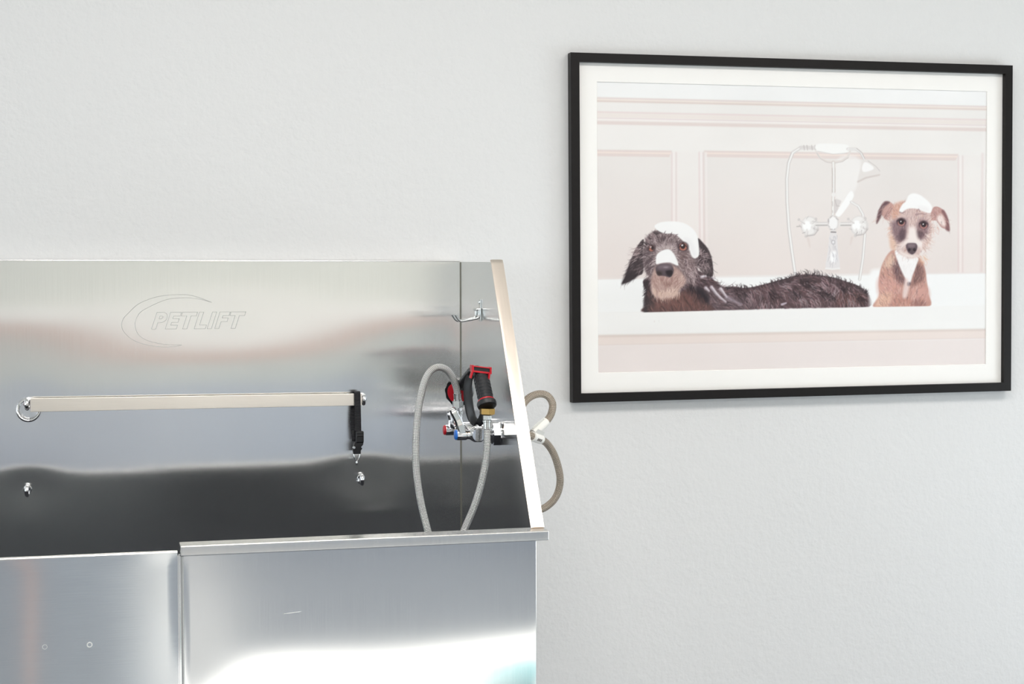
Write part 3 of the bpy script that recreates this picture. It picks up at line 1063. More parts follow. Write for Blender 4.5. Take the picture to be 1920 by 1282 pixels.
def smooth_poly(p, n=5):
    P = np.asarray(p, float)
    m = len(P)
    out = []
    for i in range(m):
        p0, p1, p2, p3 = P[i - 1], P[i], P[(i + 1) % m], P[(i + 2) % m]
        for k in range(n):
            t = k / n
            out.append(0.5 * (2 * p1 + (p2 - p0) * t + (2 * p0 - 5 * p1 + 4 * p2 - p3) * t * t + (3 * p1 - p0 - 3 * p2 + p3) * t ** 3))
    return np.array(out)


def fill(p, col, soft=1.5, alpha=1.0, sm=True):
    q = cv(smooth_poly(p) if sm else p)
    r = poly_mask(q, soft * K, soft * K + 2)
    if r:
        x0, y0, x1, y1, a = r
        put(y0, y1, x0, x1, a * alpha, col)


def ell(cx, cy, rx, ry, col, soft=1.0, alpha=1.0, rot=0.0):
    a = np.linspace(0, 2 * PI, 28, endpoint=False)
    c, s = math.cos(rot), math.sin(rot)
    fill(np.stack([cx + rx * np.cos(a) * c - ry * np.sin(a) * s, cy + rx * np.cos(a) * s + ry * np.sin(a) * c], 1), col, soft, alpha, False)


def line(p, w0, w1, col, alpha=1.0, soft=1.0):
    """tapered stroke through sketch points, widths in sketch pixels"""
    q = cv(p)
    w = max(w0, w1) * K
    x0, y0, x1, y1 = window(q, w + soft * K + 1)
    if x1 <= x0 or y1 <= y0:
        return
    Y, X = np.mgrid[y0:y1, x0:x1].astype(np.float32) + 0.5
    A = np.zeros(X.shape, np.float32)
    n = len(q) - 1
    for i in range(n):
        d, t = seg_dist(X, Y, q[i], q[i + 1])
        f = (i + t) / n
        A = np.maximum(A, np.clip(0.5 + ((w0 + (w1 - w0) * f) * K / 2 - d) / (soft * K), 0, 1))
    put(y0, y1, x0, x1, A * alpha, col)


def inside(poly, x, y):
    r = False
    n = len(poly)
    for i in range(n):
        x1, y1 = poly[i]
        x2, y2 = poly[(i + 1) % n]
        if (y1 > y) != (y2 > y) and x < (x2 - x1) * (y - y1) / (y2 - y1) + x1:
            r = not r
    return r


def fur(poly, n, direction, length, cols, w=0.9, alpha=0.75, curl=0.5, keep=None):
    P = np.asarray(poly, float)
    lo, hi = P.min(0), P.max(0)
    k = 0
    while k < n:
        x, y = rng.uniform(lo[0], hi[0]), rng.uniform(lo[1], hi[1])
        if not inside(P, x, y):
            continue
        k += 1
        a = direction(x, y) + rng.normal(0, 0.28)
        L_ = length * rng.uniform(0.5, 1.35)
        b = a + rng.normal(0, curl)
        p1 = (x + math.cos(a) * L_ * 0.5, y + math.sin(a) * L_ * 0.5)
        p2 = (p1[0] + math.cos(b) * L_ * 0.5, p1[1] + math.sin(b) * L_ * 0.5)
        c = cols[rng.integers(len(cols))]
        line([(x, y), p1, p2], w * rng.uniform(0.6, 1.3), 0.15, np.array(c) + rng.normal(0, 7), alpha * rng.uniform(0.5, 1.0), 0.9)


def blur_noise(sx, sy):
    g = rng.normal(0, 1, (PH // sy + 3, PW // sx + 3))
    yy = np.linspace(0, g.shape[0] - 2.001, PH)
    xx = np.linspace(0, g.shape[1] - 2.001, PW)
    yi, xi = yy.astype(int), xx.astype(int)
    fy, fx = (yy - yi)[:, None], (xx - xi)[None, :]
    return (g[yi][:, xi] * (1 - fy) * (1 - fx) + g[yi + 1][:, xi] * fy * (1 - fx) + g[yi][:, xi + 1] * (1 - fy) * fx + g[yi + 1][:, xi + 1] * fy * fx)


# --- panelled bathroom wall
ART[:] = (233, 229, 225)


def band(xa, xb, yla, yra, ylb, yrb, col, soft=1.2, alpha=1.0):
    """strip across the print: left and right heights of its upper and lower edges"""
    fill([(xa, yla), (xb, yra), (xb, yrb), (xa, ylb)], col, soft, alpha, False)


XL, XR = 1110, 1862


def hz(y0, y1, col, soft=1.2, alpha=1.0, s=None):
    """horizontal strip given at the print's left edge; it follows the print's own slope"""
    def at(y, x):
        v = (y - 154) / 544.5
        return y + (x - 1121) / 728 * (18.5 + v * (-17.0 - 18.5))
    fill([(XL, at(y0, XL)), (XR, at(y0, XR)), (XR, at(y1, XR)), (XL, at(y1, XL))], col, soft, alpha, False)


hz(140, 183, (238, 238, 236), 3)
hz(183.5, 186.5, (223, 212, 208), 1.5)
hz(186.5, 189, (234, 224, 216), 1.5)
hz(189, 192.5, (219, 206, 199), 2)
hz(193, 209, (233, 230, 226), 3)
hz(209.5, 213, (226, 213, 210), 2)
hz(213, 221, (231, 223, 217), 3)
hz(221.5, 223, (220, 207, 206), 1)
hz(223, 227, (236, 230, 226), 1.5)
hz(227.5, 234, (222, 210, 205), 2.5)
hz(236, 282, (234, 231, 227), 4)
# recessed panels
for (a, b, top) in ((1105, 1262, 281), (1322, 1797, 283)):
    t0, t1 = top, top + 6
    fill([(a, t0 + 1), (b, t0 + (b - a) * .014), (b, 540), (a, 540)], (228, 223, 219), 3, 1, False)
    fill([(a, t0), (b, t0 + (b - a) * .014), (b - 5, t0 + 12 + (b - a) * .014), (a + 5, t0 + 12)], (221, 207, 202), 2, 0.9, False)
    fill([(a, t0 + 3.5), (b, t0 + 3.5 + (b - a) * .014), (b - 3, t0 + 6.5 + (b - a) * .014), (a + 3, t0 + 6.5)], (235, 222, 214), 1.5, 0.9, False)
    for k, (dx, c) in enumerate(((0, (224, 210, 208)), (4, (238, 231, 228)), (8, (222, 210, 207)), (12, (234, 228, 225)))):
        line([(b + dx, t0 + 4 + (b - a) * .014), (b + dx - 1.0, 525)], 3, 3, c, 0.75, 2.5)
    if a > 1200:
        for dx, c in ((-9, (226, 212, 210)), (-5, (238, 231, 229)), (-1, (220, 206, 203)), (4, (235, 229, 226))):
            line([(a + dx, t0 + 4), (a + dx + 1, 525)], 3, 3, c, 0.8, 2.5)
line([(1842, 290), (1839, 515)], 5, 5, (224, 212, 209), 0.7, 4)
# pinkish tone rising from the lower wall
gy = np.linspace(0, 1, PH)[:, None]
tone = np.clip((gy - 0.3) / 0.38, 0, 1) * np.clip((0.69 - gy) / 0.02, 0, 1)
ART -= tone[..., None] * np.array((4, 9, 10), np.float32)
ART += (blur_noise(180, 180) * 1.6)[..., None]
# --- bath
fill([(1100, 524), (1320, 518), (1480, 514.5), (1860, 511), (1860, 640), (1100, 640)], (237, 237, 235), 1.5, 1, False)
fill([(1100, 520.5), (1320, 515.5), (1480, 512.5), (1860, 508.5), (1860, 512), (1100, 524)], (226, 219, 215), 2, 0.7, False)
hz(585, 627, (236, 235, 232), 4)
hz(627, 640, (214, 201, 193), 4)
hz(631, 646, (229, 217, 210), 4)
hz(644, 647, (224, 212, 206), 1.5)
hz(647, 720, (229, 220, 216), 4)
hz(585, 588, (228, 226, 222), 2, 0.6)
ART += (blur_noise(120, 60) * 0.9)[..., None]

# --- shower and taps
LT, MD, DK = (238, 237, 234), (214, 209, 206), (176, 168, 166)


def pipe(p, w, dk=DK):
    line(p, w, w, MD, 0.85, 1.2)
    line([(x - w * 0.32, y) for x, y in p], w * 0.22, w * 0.22, dk, 0.55, 1.0)
    line([(x + w * 0.05, y) for x, y in p], w * 0.5, w * 0.5, LT, 0.95, 1.2)
    line([(x + w * 0.42, y) for x, y in p], w * 0.14, w * 0.14, dk, 0.4, 1.0)


def zs(pts):                                       # shower close-up frame
    return [(1460 + x / 4.75, 260 + y / 4.75) for x, y in pts]


fill(zs([(520, 200), (720, 180), (700, 420), (600, 560), (520, 600)]), (238, 236, 233), 6, 0.6)
pipe(zs([(330, 85), (200, 85), (130, 130), (95, 220), (78, 360), (80, 560), (95, 800), (120, 1000), (150, 1210)]), 6.5)
line(zs([(200, 80), (260, 78), (340, 92)]), 5, 5, MD, 0.9)
for x in (230, 258, 300, 330):
    line(zs([(x, 62), (x + 6, 104)]), 1.3, 1.3, DK, 0.7)
fill(zs([(345, 55), (480, 48), (620, 62), (612, 128), (490, 140), (350, 112)]), (240, 239, 236), 1.5)
line(zs([(352, 114), (490, 142), (612, 130)]), 1.0, 1.0, DK, 0.5)
pipe(zs([(620, 95), (690, 95), (735, 125), (765, 185)]), 5)
line(zs([(700, 90), (745, 130), (770, 180)]), 1.2, 1.2, DK, 0.7)
fill(zs([(760, 190), (800, 200), (900, 290), (880, 330), (730, 375), (705, 380), (735, 260)]), (224, 219, 215), 1.5)
fill(zs([(765, 215), (810, 225), (850, 270), (770, 300), (745, 270)]), (240, 238, 236), 2)
line(zs([(710, 385), (780, 350), (900, 325)]), 3.5, 3, (206, 196, 191), 0.8, 1.5)
line(zs([(800, 200), (870, 250), (905, 292)]), 1.0, 1.0, DK, 0.6)
line(zs([(340, 120), (370, 170), (430, 205), (495, 212), (570, 200), (620, 165), (640, 120)]), 3.8, 3.8, (222, 215, 210), 1, 1.2)
line(zs([(345, 130), (375, 178), (432, 212), (495, 222), (572, 208), (625, 172)]), 0.9, 0.9, DK, 0.6)
for w, c in ((6.5, (206, 196, 190)), (3.5, LT)):
    line(zs([(492, 215), (494, 330), (492, 460), (488, 560), (486, 680)]), w, w, c, 0.9, 1.4)
for y0, y1 in ((265, 330), (335, 440), (450, 480), (560, 600), (640, 660)):
    line(zs([(482, y0), (484, y1)]), 1.1, 1.1, (160, 148, 146), 0.6)
    line(zs([(508, y0), (505, y1)]), 0.9, 0.9, (176, 166, 162), 0.5)
ell(*zs([(492, 500)])[0], 3.8, 4.5, (232, 229, 226))
fill(zs([(500, 545), (560, 555), (540, 600), (520, 660), (500, 650)]), (208, 202, 200), 1.5, 0.8)
line(zs([(505, 545), (520, 600), (545, 600)]), 1, 1, DK, 0.8)
fill(zs([(640, 470), (670, 490), (660, 540), (560, 680), (520, 690), (515, 660), (580, 560)]), (242, 241, 239), 1.5)
pipe(zs([(650, 565), (710, 600), (750, 670), (765, 760), (768, 860), (750, 1060), (720, 1250)]), 5.5)
# tap bodies
for cx, cy in ((262, 775), (700, 770)):
    x, y = zs([(cx, cy)])[0]
    ell(x + 4, y + 1, 17, 19, (216, 211, 208), 2)
    ell(x + 3, y, 14, 16, (232, 229, 226), 2)
    ell(x - 1, y, 8, 9, (243, 242, 240), 1.5)
    for a in (100, 215, 320, 20):
        dx, dy = math.cos(math.radians(a)), math.sin(math.radians(a))
        line([(x + dx * 8, y + dy * 8), (x + dx * 20, y + dy * 20)], 4, 2.5, (224, 220, 217), 0.9)
        ell(x + dx * 20, y + dy * 20, 2.6, 2.6, (206, 200, 197), 1)
        line([(x + dx * 9 + 2, y + dy * 9 + 2), (x + dx * 19 + 2, y + dy * 19 + 2)], 0.9, 0.9, DK, 0.6)
    for k in range(9):
        a = rng.uniform(0, 2 * PI)
        line([(x + 12 * math.cos(a), y + 13 * math.sin(a)), (x + 16 * math.cos(a + .3), y + 18 * math.sin(a + .3))], 0.9, 0.5, (150, 142, 142), 0.5)
    line(zs([(cx - 5, cy + 90), (cx + 60, cy + 80), (cx + 90, cy + 40)]), 2.0, 1.6, (180, 172, 170), 0.7)
line(zs([(165, 782), (190, 780)]), 1.8, 1.8, DK, 0.8)
for xa, xb in ((335, 440), (555, 645)):
    line(zs([(xa, 762), (xb, 760)]), 7, 7, (226, 222, 219), 1)
    line(zs([(xa, 771), (xb, 770)]), 1.8, 1.8, (150, 144, 142), 0.7)
    line(zs([(xa, 745), (xb, 744)]), 0.9, 0.9, (186, 180, 178), 0.7)
x, y = zs([(488, 750)])[0]
ell(x, y, 11, 15, (218, 213, 210), 2)
ell(x, y, 8, 12, (238, 236, 234), 1.5)
for k in range(14):
    a = rng.uniform(0, 2 * PI)
    line([(x + 8 * math.cos(a), y + 12 * math.sin(a)), (x + 11 * math.cos(a + .4), y + 14 * math.sin(a + .4))], 1, .6, (160, 152, 152), 0.6)
fill(zs([(462, 830), (515, 830), (530, 1000), (540, 1150), (425, 1150), (440, 1000)]), (222, 218, 217), 1.5)
fill(zs([(470, 1010), (510, 1010), (515, 1090), (465, 1090)]), (242, 241, 240), 4)
line(zs([(470, 830), (510, 832)]), 2.2, 2.2, (120, 114, 114), 0.8)
for k in range(34):
    xx, yy = rng.uniform(448, 528), rng.uniform(850, 1120)
    line(zs([(xx, yy), (xx + rng.uniform(-14, 14), yy + rng.uniform(10, 45))]), 0.9, 0.5, (168, 164, 170), 0.6)
ell(*zs([(488, 920)])[0], 4, 4.5, (190, 186, 188), 1.2)
ell(*zs([(488, 920)])[0], 2, 2.4, (232, 230, 230), 1.2)
line(zs([(422, 1152), (480, 1160), (542, 1152)]), 3.2, 3.2, (232, 229, 227), 1)
line(zs([(430, 1170), (485, 1176), (530, 1170)]), 4, 4, (216, 204, 199), 0.6, 3)
for p in (zs([(265, 890), (280, 960)]), zs([(655, 880), (640, 940)])):
    line(p, 4, 2, (212, 198, 192), 0.6, 4)


# --- the large dark dog
def za(pts):                                       # close-up frame of its head
    return [(1160 + x / 6.41, 400 + y / 6.41) for x, y in pts]


def zb(pts):                                       # wider frame of its back
    return [(1150 + x / 3.84, 390 + y / 3.84) for x, y in pts]


D0, D1, D2, D3 = (50, 42, 45), (84, 68, 71), (128, 110, 112), (196, 178, 176)
body = zb([(245, 500), (225, 560), (262, 610), (230, 660), (250, 700), (232, 744), (400, 740), (620, 734), (820, 730), (1150, 720), (1500, 712), (1838, 706), (1838, 622), (1790, 575), (1740, 545), (1690, 530),
           (1600, 500), (1500, 482), (1400, 474), (1320, 482), (1260, 500), (1180, 520), (1080, 548), (960, 572), (870, 562), (800, 565), (740, 530), (690, 485), (500, 420)])
fill(body, (74, 58, 62), 1.6)
fill(zb([(1000, 600), (1250, 540), (1500, 520), (1700, 560), (1780, 640), (1600, 700), (1200, 700), (1000, 680)]), (96, 72, 74), 14, 0.7)
fill(zb([(700, 560), (860, 600), (1000, 640), (1000, 720), (760, 720), (640, 640)]), (104, 90, 94), 12, 0.7)
fill(zb([(1640, 600), (1800, 620), (1820, 690), (1600, 700)]), (112, 78, 72), 12, 0.7)


def dir_back(x, y):
    f = (x - 1330) / 300
    return 0.35 + 0.5 * math.sin(x * 0.045) + 0.35 * f + (0.5 if y > 550 else 0)


fur(body, 1500, dir_back, 15, [D0, D0, D1, D1, (104, 78, 80), (60, 46, 50)], 1.5, 0.75, 0.45)
fur(body, 1000, dir_back, 14, [(150, 128, 132), (166, 144, 148), (132, 108, 112), (142, 106, 100), (112, 86, 90)], 1.1, 0.65, 0.6)
for cx, cy in zb([(1230, 560), (1340, 640), (1420, 580), (1600, 590), (1700, 660), (1520, 540), (1100, 680), (1000, 620), (1450, 670)]):     # wet shiny locks
    a0 = dir_back(cx, cy) + rng.normal(0, 0.3)
    for k in range(16):
        x, y, a = cx + rng.normal(0, 9), cy + rng.normal(0, 6), a0 + rng.normal(0, 0.22)
        line([(x, y), (x + 8 * math.cos(a), y + 8 * math.sin(a)), (x + 17 * math.cos(a + .35), y + 17 * math.sin(a + .35))], 1.5, 0.3, (176 + rng.normal(0, 10), 154, 158), 0.55, 1.1)
for cx, cy in zb([(1150, 620), (1300, 600), (1380, 540), (1550, 630), (1650, 560), (1480, 600), (1750, 640), (900, 600)]):
    p = [(cx - 14, cy - 8), (cx + 4, cy - 10), (cx + 16, cy + 4), (cx, cy + 9)]
    fur(p, 26, lambda x, y: 0.9, 15, [(36, 28, 32), (44, 34, 38)], 1.8, 0.7, 0.6)
# wet tufts along the back's outline
top = zb([(820, 575), (870, 560), (960, 572), (1080, 548), (1180, 520), (1260, 500), (1320, 482), (1400, 474), (1500, 482), (1600, 500), (1690, 530), (1740, 548), (1790, 580), (1830, 615)])
for k in range(150):
    f = rng.uniform(0, len(top) - 1.001)
    i = int(f)
    x = top[i][0] + (top[i + 1][0] - top[i][0]) * (f - i)
    y = top[i][1] + (top[i + 1][1] - top[i][1]) * (f - i) + 2
    a = -1.1 - rng.uniform(-0.3, 1.1) + (0.9 if i > 9 else 0)
    L_ = rng.uniform(4, 11) * (1.25 if 5 < i < 9 else 0.9)
    line([(x, y), (x + math.cos(a) * L_ * .6, y + math.sin(a) * L_ * .6), (x + math.cos(a - .4) * L_, y + math.sin(a - .4) * L_)], 1.6, 0.2, D0 if k % 3 else D1, 0.85, 0.8)
# chest and shoulder
chest = za([(330, 800), (345, 900), (320, 1010), (335, 1090), (310, 1180), (900, 1165), (1150, 1155), (1050, 1050), (950, 900), (880, 860), (740, 960), (600, 1010), (470, 1000), (400, 900)])
fill(chest, (84, 62, 62), 3)
fill(za([(450, 1030), (800, 960), (1000, 1080), (1050, 1150), (480, 1170)]), (112, 78, 72), 16, 0.8)
fill(za([(330, 800), (400, 900), (430, 1010), (400, 1160), (320, 1170), (340, 1000)]), (54, 46, 50), 10, 0.9)
fill(za([(880, 860), (1000, 900), (1090, 1010), (1060, 1090), (950, 1010), (840, 930)]), (40, 34, 40), 8, 0.9)
fur(chest, 460, lambda x, y: 1.1 + (x - 1240) * 0.004, 15, [(70, 50, 52), (126, 88, 80), (96, 66, 62), (48, 40, 44), (150, 112, 104)], 1.1, 0.7, 0.3)
for k in range(46):
    y = rng.uniform(800, 1170)
    p = za([(345 + rng.uniform(-8, 25), y), (318 + rng.uniform(-10, 10), y + 18), (300 + rng.uniform(-12, 20), y + 36)])
    line(p, 1.8, 0.2, D0, 0.85, 0.8)
# foam streaks on the shoulder
for p in ([(1120, 880), (1180, 960), (1230, 1010), (1290, 1060)], [(1000, 760), (1080, 740), (1150, 780)], [(1230, 900), (1300, 1000)], [(1050, 890), (1090, 930)]):
    line(za(p), 5.5, 2.5, (196, 186, 192), 0.8, 3)
    line(za([(x + 6, y - 4) for x, y in p]), 2.2, 1, (224, 216, 220), 0.8, 1.5)
line(zb([(820, 640), (860, 660), (920, 690)]), 6, 4, (184, 172, 182), 0.6, 5)
line(zb([(1215, 690), (1245, 680)]), 4, 2.5, (206, 196, 204), 0.8, 2)
# ears
earl = za([(310, 310), (225, 405), (170, 520), (125, 640), (90, 750), (48, 832), (80, 838), (165, 800), (240, 745), (292, 722), (312, 620), (300, 480)])
earr = za([(955, 300), (1030, 360), (1090, 440), (1130, 560), (1142, 700), (1125, 757), (1050, 737), (1000, 690), (950, 620), (930, 540), (962, 480)])
for e, dr_ in ((earl, 2.2), (earr, 1.2)):
    fill(e, (64, 54, 57), 1.6)
    fur(e, 130, lambda x, y: dr_, 12, [D0, (44, 36, 40), D1, (96, 82, 84)], 1.3, 0.75, 0.4)
fill(za([(130, 650), (200, 690), (240, 740), (160, 800), (80, 838), (50, 830)]), (46, 38, 42), 6, 0.8)
fur(za([(300, 330), (220, 420), (170, 560), (290, 560), (300, 460)]), 46, lambda x, y: 2.75, 15, [(206, 190, 188), (170, 152, 150), (150, 130, 130)], 1.0, 0.85, 0.5)
fur(za([(150, 600), (280, 600), (280, 720), (180, 730)]), 16, lambda x, y: 2.4, 11, [(150, 130, 132), (120, 102, 104)], 0.9, 0.7, 0.6)
fur(za([(960, 400), (1040, 420), (1080, 560), (1080, 660), (980, 690), (940, 560)]), 70, lambda x, y: 1.2 + math.sin(y * .3), 15, [(206, 188, 188), (180, 160, 160), (150, 128, 130)], 1.0, 0.85, 0.9)
# head
head = za([(300, 470), (320, 390), (345, 300), (400, 240), (470, 205), (640, 240), (770, 320), (860, 440), (940, 540), (955, 650), (960, 760), (900, 840), (800, 850), (740, 950), (600, 1000), (480, 1000), (400, 940), (392, 820), (335, 700), (305, 600)])
fill(head, (124, 108, 109), 2)
for p, c, a, s in (([(320, 420), (400, 440), (440, 520), (400, 700), (340, 690), (310, 580)], (86, 72, 76), 0.85, 10),
                   ([(720, 470), (840, 480), (900, 600), (880, 780), (790, 700), (720, 600)], (112, 92, 92), 0.9, 12),
                   ([(400, 250), (560, 230), (700, 270), (740, 360), (600, 330), (430, 340)], (104, 88, 90), 0.9, 10),
                   ([(460, 400), (580, 370), (690, 400), (700, 520), (580, 440), (460, 480)], (186, 170, 168), 0.9, 10),
                   ([(860, 700), (960, 700), (960, 820), (880, 850)], (76, 62, 66), 0.8, 10),
                   ([(340, 300), (440, 260), (470, 330), (380, 390)], (140, 122, 124), 0.8, 8)):
    fill(za(p), c, s, a)
cx0, cy0 = za([(580, 480)])[0]


def dir_face(x, y):
    return math.atan2(y - cy0 + 2, x - cx0)


fur(head, 620, dir_face, 9, [(96, 82, 84), (150, 134, 134), (178, 162, 160), (80, 66, 70), (206, 190, 188)], 1.0, 0.8, 0.5)
fur(head, 260, dir_face, 10, [(214, 198, 196), (196, 178, 176), (62, 50, 54)], 0.9, 0.85, 0.7)
fur(za([(400, 250), (560, 215), (700, 260), (740, 350), (640, 300), (560, 330), (420, 360), (330, 400), (350, 300)]), 120, lambda x, y: dir_face(x, y) + 0.4, 9, [(70, 58, 62), (196, 178, 176), (60, 48, 52), (168, 150, 150)], 1.1, 0.8, 0.8)
fur(za([(790, 540), (900, 560), (960, 760), (900, 850), (800, 760)]), 90, lambda x, y: 1.25, 17, [(210, 192, 190), (170, 148, 148), (84, 68, 72), (190, 170, 168)], 1.0, 0.85, 0.7)
for k in range(40):
    a = rng.uniform(math.radians(195), math.radians(262))
    x, y = 560 + 250 * math.cos(a), 480 + 262 * math.sin(a)
    line(za([(x + 14, y + 8), (x - 8, y - 12), (x - 26 + rng.uniform(-8, 8), y - 20 + rng.uniform(-14, 14))]), 1.6, 0.2, D0 if k % 2 else D2, 0.85, 0.8)
# muzzle and beard
muz = za([(440, 660), (520, 600), (640, 620), (740, 680), (815, 790), (790, 860), (745, 900), (700, 980), (600, 1000), (480, 1005), (405, 950), (395, 850), (410, 740)])
fill(muz, (176, 148, 140), 5)
fill(za([(430, 780), (600, 740), (720, 780), (720, 860), (560, 830), (440, 860)]), (150, 116, 110), 12, 0.7)
fill(za([(520, 830), (590, 815), (640, 850), (580, 870)]), (116, 84, 80), 6, 0.8)
fur(muz, 420, lambda x, y: 1.57 + (x - cx0) * 0.022, 11, [(200, 174, 162), (166, 134, 126), (214, 190, 178), (146, 112, 106)], 0.9, 0.8, 0.3)
fur(za([(400, 880), (560, 920), (740, 880), (720, 960), (560, 1000), (420, 960)]), 110, lambda x, y: 1.57 + (x - cx0) * 0.015, 13, [(222, 196, 182), (196, 166, 152), (168, 134, 124), (234, 212, 198)], 1.0, 0.85, 0.3)
for k in range(24):
    x = rng.uniform(410, 750)
    line(za([(x, 945), (x + rng.uniform(-8, 8), 985), (x + rng.uniform(-18, 14), 1015 + rng.uniform(0, 22))]), 1.6, 0.2, (206, 178, 164), 0.9, 0.8)
# foam cap and foam on the nose bridge
foam = za([(442, 150), (520, 106), (680, 96), (800, 120), (895, 180), (950, 260), (968, 350), (976, 470), (958, 522), (915, 535), (880, 500), (862, 440), (840, 370), (790, 330), (740, 290), (700, 255), (640, 243), (560, 240), (480, 205)])
fill(foam, (238, 237, 235), 1.8)
fill(za([(800, 300), (880, 330), (940, 480), (900, 520), (860, 430)]), (226, 224, 224), 8, 0.6)
for p in ([(560, 235), (575, 210)], [(640, 245), (650, 225)], [(700, 258), (725, 250)]):
    line(za(p), 2.0, 0.5, D1, 0.7, 1)
fill(za([(470, 490), (530, 445), (610, 430), (670, 480), (710, 560), (725, 620), (690, 615), (630, 590), (560, 590), (500, 600), (458, 605), (456, 540)]), (238, 237, 235), 2)
# nose
fill(za([(452, 650), (490, 612), (560, 600), (630, 610), (668, 660), (660, 720), (625, 765), (560, 750), (520, 745), (480, 740), (458, 700)]), (84, 72, 77), 2)
fill(za([(480, 630), (560, 608), (640, 625), (620, 660), (500, 665)]), (120, 106, 112), 6, 0.8)
fill(za([(575, 690), (640, 680), (655, 715), (625, 755), (585, 730)]), (40, 32, 37), 3)
fill(za([(465, 695), (520, 700), (522, 735), (480, 738)]), (58, 46, 46), 4)
ell(*za([(575, 645)])[0], 4.5, 1.6, (160, 146, 152), 2, 0.6)
# eyes
for (x, y, rx, ry, lit) in ((783, 398, 46, 46, True), (404, 418, 34, 36, False)):
    x, y = za([(x, y)])[0]
    ell(x, y, rx / 6.41 * 1.45, ry / 6.41 * 1.3, (70, 56, 60), 3, 0.85)
    ell(x, y, rx / 6.41, ry / 6.41, (168, 108, 94), 1.2)
    ell(x + (-0.5 if lit else 2.2), y - 0.6, 4.4 if lit else 3.0, 4.8 if lit else 3.8, (44, 34, 36), 1.5)
    line([(x - rx / 6.41, y + 1), (x, y - ry / 6.41 - .5), (x + rx / 6.41, y + 1)], 1.6, 1.6, (48, 38, 42), 0.9, 1)
    ell(x - 1.6, y - 2.6, 1.7, 1.5, (238, 232, 232), 0.8, 0.95 if lit else 0.7)
line(za([(450, 390), (430, 440), (450, 470)]), 3.5, 2, (90, 74, 78), 0.7, 3)
line(za([(710, 330), (730, 430), (720, 480)]), 2.5, 1.2, (74, 60, 64), 0.75, 2)


# --- the small tan dog
def zd(pts):
    return [(1620 + x / 5.57, 360 + y / 5.57) for x, y in pts]


G0, G1, G2, G3, G4 = (196, 150, 134), (152, 116, 110), (98, 76, 80), (224, 202, 194), (214, 166, 138)
fill(zd([(60, 850), (150, 800), (190, 820), (150, 1000), (120, 1195), (60, 1195)]), (239, 239, 237), 8, 0.9)
tors = zd([(330, 600), (270, 622), (215, 700), (170, 810), (150, 950), (155, 1080), (100, 1196), (400, 1194), (680, 1186), (672, 1060), (652, 930), (640, 830), (610, 730), (570, 680), (480, 640)])
fill(tors, (190, 146, 134), 3)
for p, c, a, s in (([(230, 700), (300, 640), (330, 720), (300, 780), (210, 780)], (220, 192, 172), 0.8, 8),
                   ([(300, 770), (350, 700), (420, 860), (430, 960), (360, 950), (310, 860)], (112, 86, 88), 0.85, 10),
                   ([(540, 740), (600, 760), (620, 880), (540, 960), (490, 960), (520, 850)], (124, 92, 88), 0.85, 10),
                   ([(160, 900), (300, 900), (380, 1000), (280, 1080), (160, 1060)], (206, 158, 148), 0.8, 14),
                   ([(500, 1000), (640, 980), (670, 1090), (560, 1150), (480, 1080)], (204, 158, 148), 0.8, 12),
                   ([(170, 1060), (270, 1050), (290, 1120), (230, 1180), (120, 1190)], (222, 182, 160), 0.9, 8),
                   ([(300, 1080), (440, 1090), (520, 1150), (470, 1190), (290, 1190)], (190, 140, 126), 0.9, 10),
                   ([(510, 1130), (600, 1110), (640, 1180), (500, 1185)], (150, 108, 102), 0.9, 8)):
    fill(zd(p), c, s, a)
fur(tors, 700, lambda x, y: 1.57 + (x - 1706) * 0.012, 10, [G0, G1, G2, G3, G4, (170, 126, 116)], 1.0, 0.65, 0.35)
fur(zd([(300, 770), (350, 700), (430, 960), (330, 900)]), 60, lambda x, y: 1.4, 12, [G2, (80, 60, 66), G1], 1.1, 0.7, 0.3)
fur(zd([(540, 740), (610, 760), (630, 880), (500, 960)]), 60, lambda x, y: 1.7, 12, [G2, (104, 76, 74), G1], 1.1, 0.7, 0.3)
bib = zd([(325, 605), (440, 640), (560, 680), (545, 760), (510, 850), (470, 965), (430, 900), (390, 820), (350, 720)])
fill(bib, (238, 235, 233), 3)
fill(zd([(430, 900), (470, 960), (440, 1090), (400, 1080)]), (226, 206, 200), 5, 0.9)
fill(zd([(455, 940), (485, 940), (480, 965), (455, 970)]), (90, 72, 78), 4, 0.8)
fur(bib, 50, lambda x, y: 1.5, 9, [(226, 220, 218), (244, 242, 240), (214, 206, 204)], 0.9, 0.6, 0.3)
# ears
el_ = zd([(133, 328), (138, 260), (165, 175), (215, 103), (280, 108), (315, 150), (300, 230), (270, 295), (220, 282), (188, 240), (168, 275)])
er_ = zd([(690, 240), (715, 172), (760, 152), (830, 190), (872, 270), (892, 398), (850, 386), (800, 362), (752, 300), (702, 295)])
fill(el_, (190, 152, 144), 1.6)
fill(zd([(133, 328), (138, 260), (165, 175), (215, 103), (270, 110), (200, 170), (180, 250), (160, 290)]), (104, 80, 84), 4)
fill(er_, (186, 146, 140), 1.6)
fill(zd([(780, 240), (820, 250), (850, 350), (800, 340), (760, 290)]), (234, 218, 212), 6)
fill(zd([(830, 190), (872, 270), (892, 398), (850, 386), (862, 300), (810, 210)]), (128, 92, 94), 4)
fur(el_, 50, lambda x, y: 2.2, 10, [G2, G0, G3, G1], 0.9, 0.7, 0.5)
fur(er_, 50, lambda x, y: 1.0, 10, [G1, G0, G3, G2], 0.9, 0.7, 0.5)
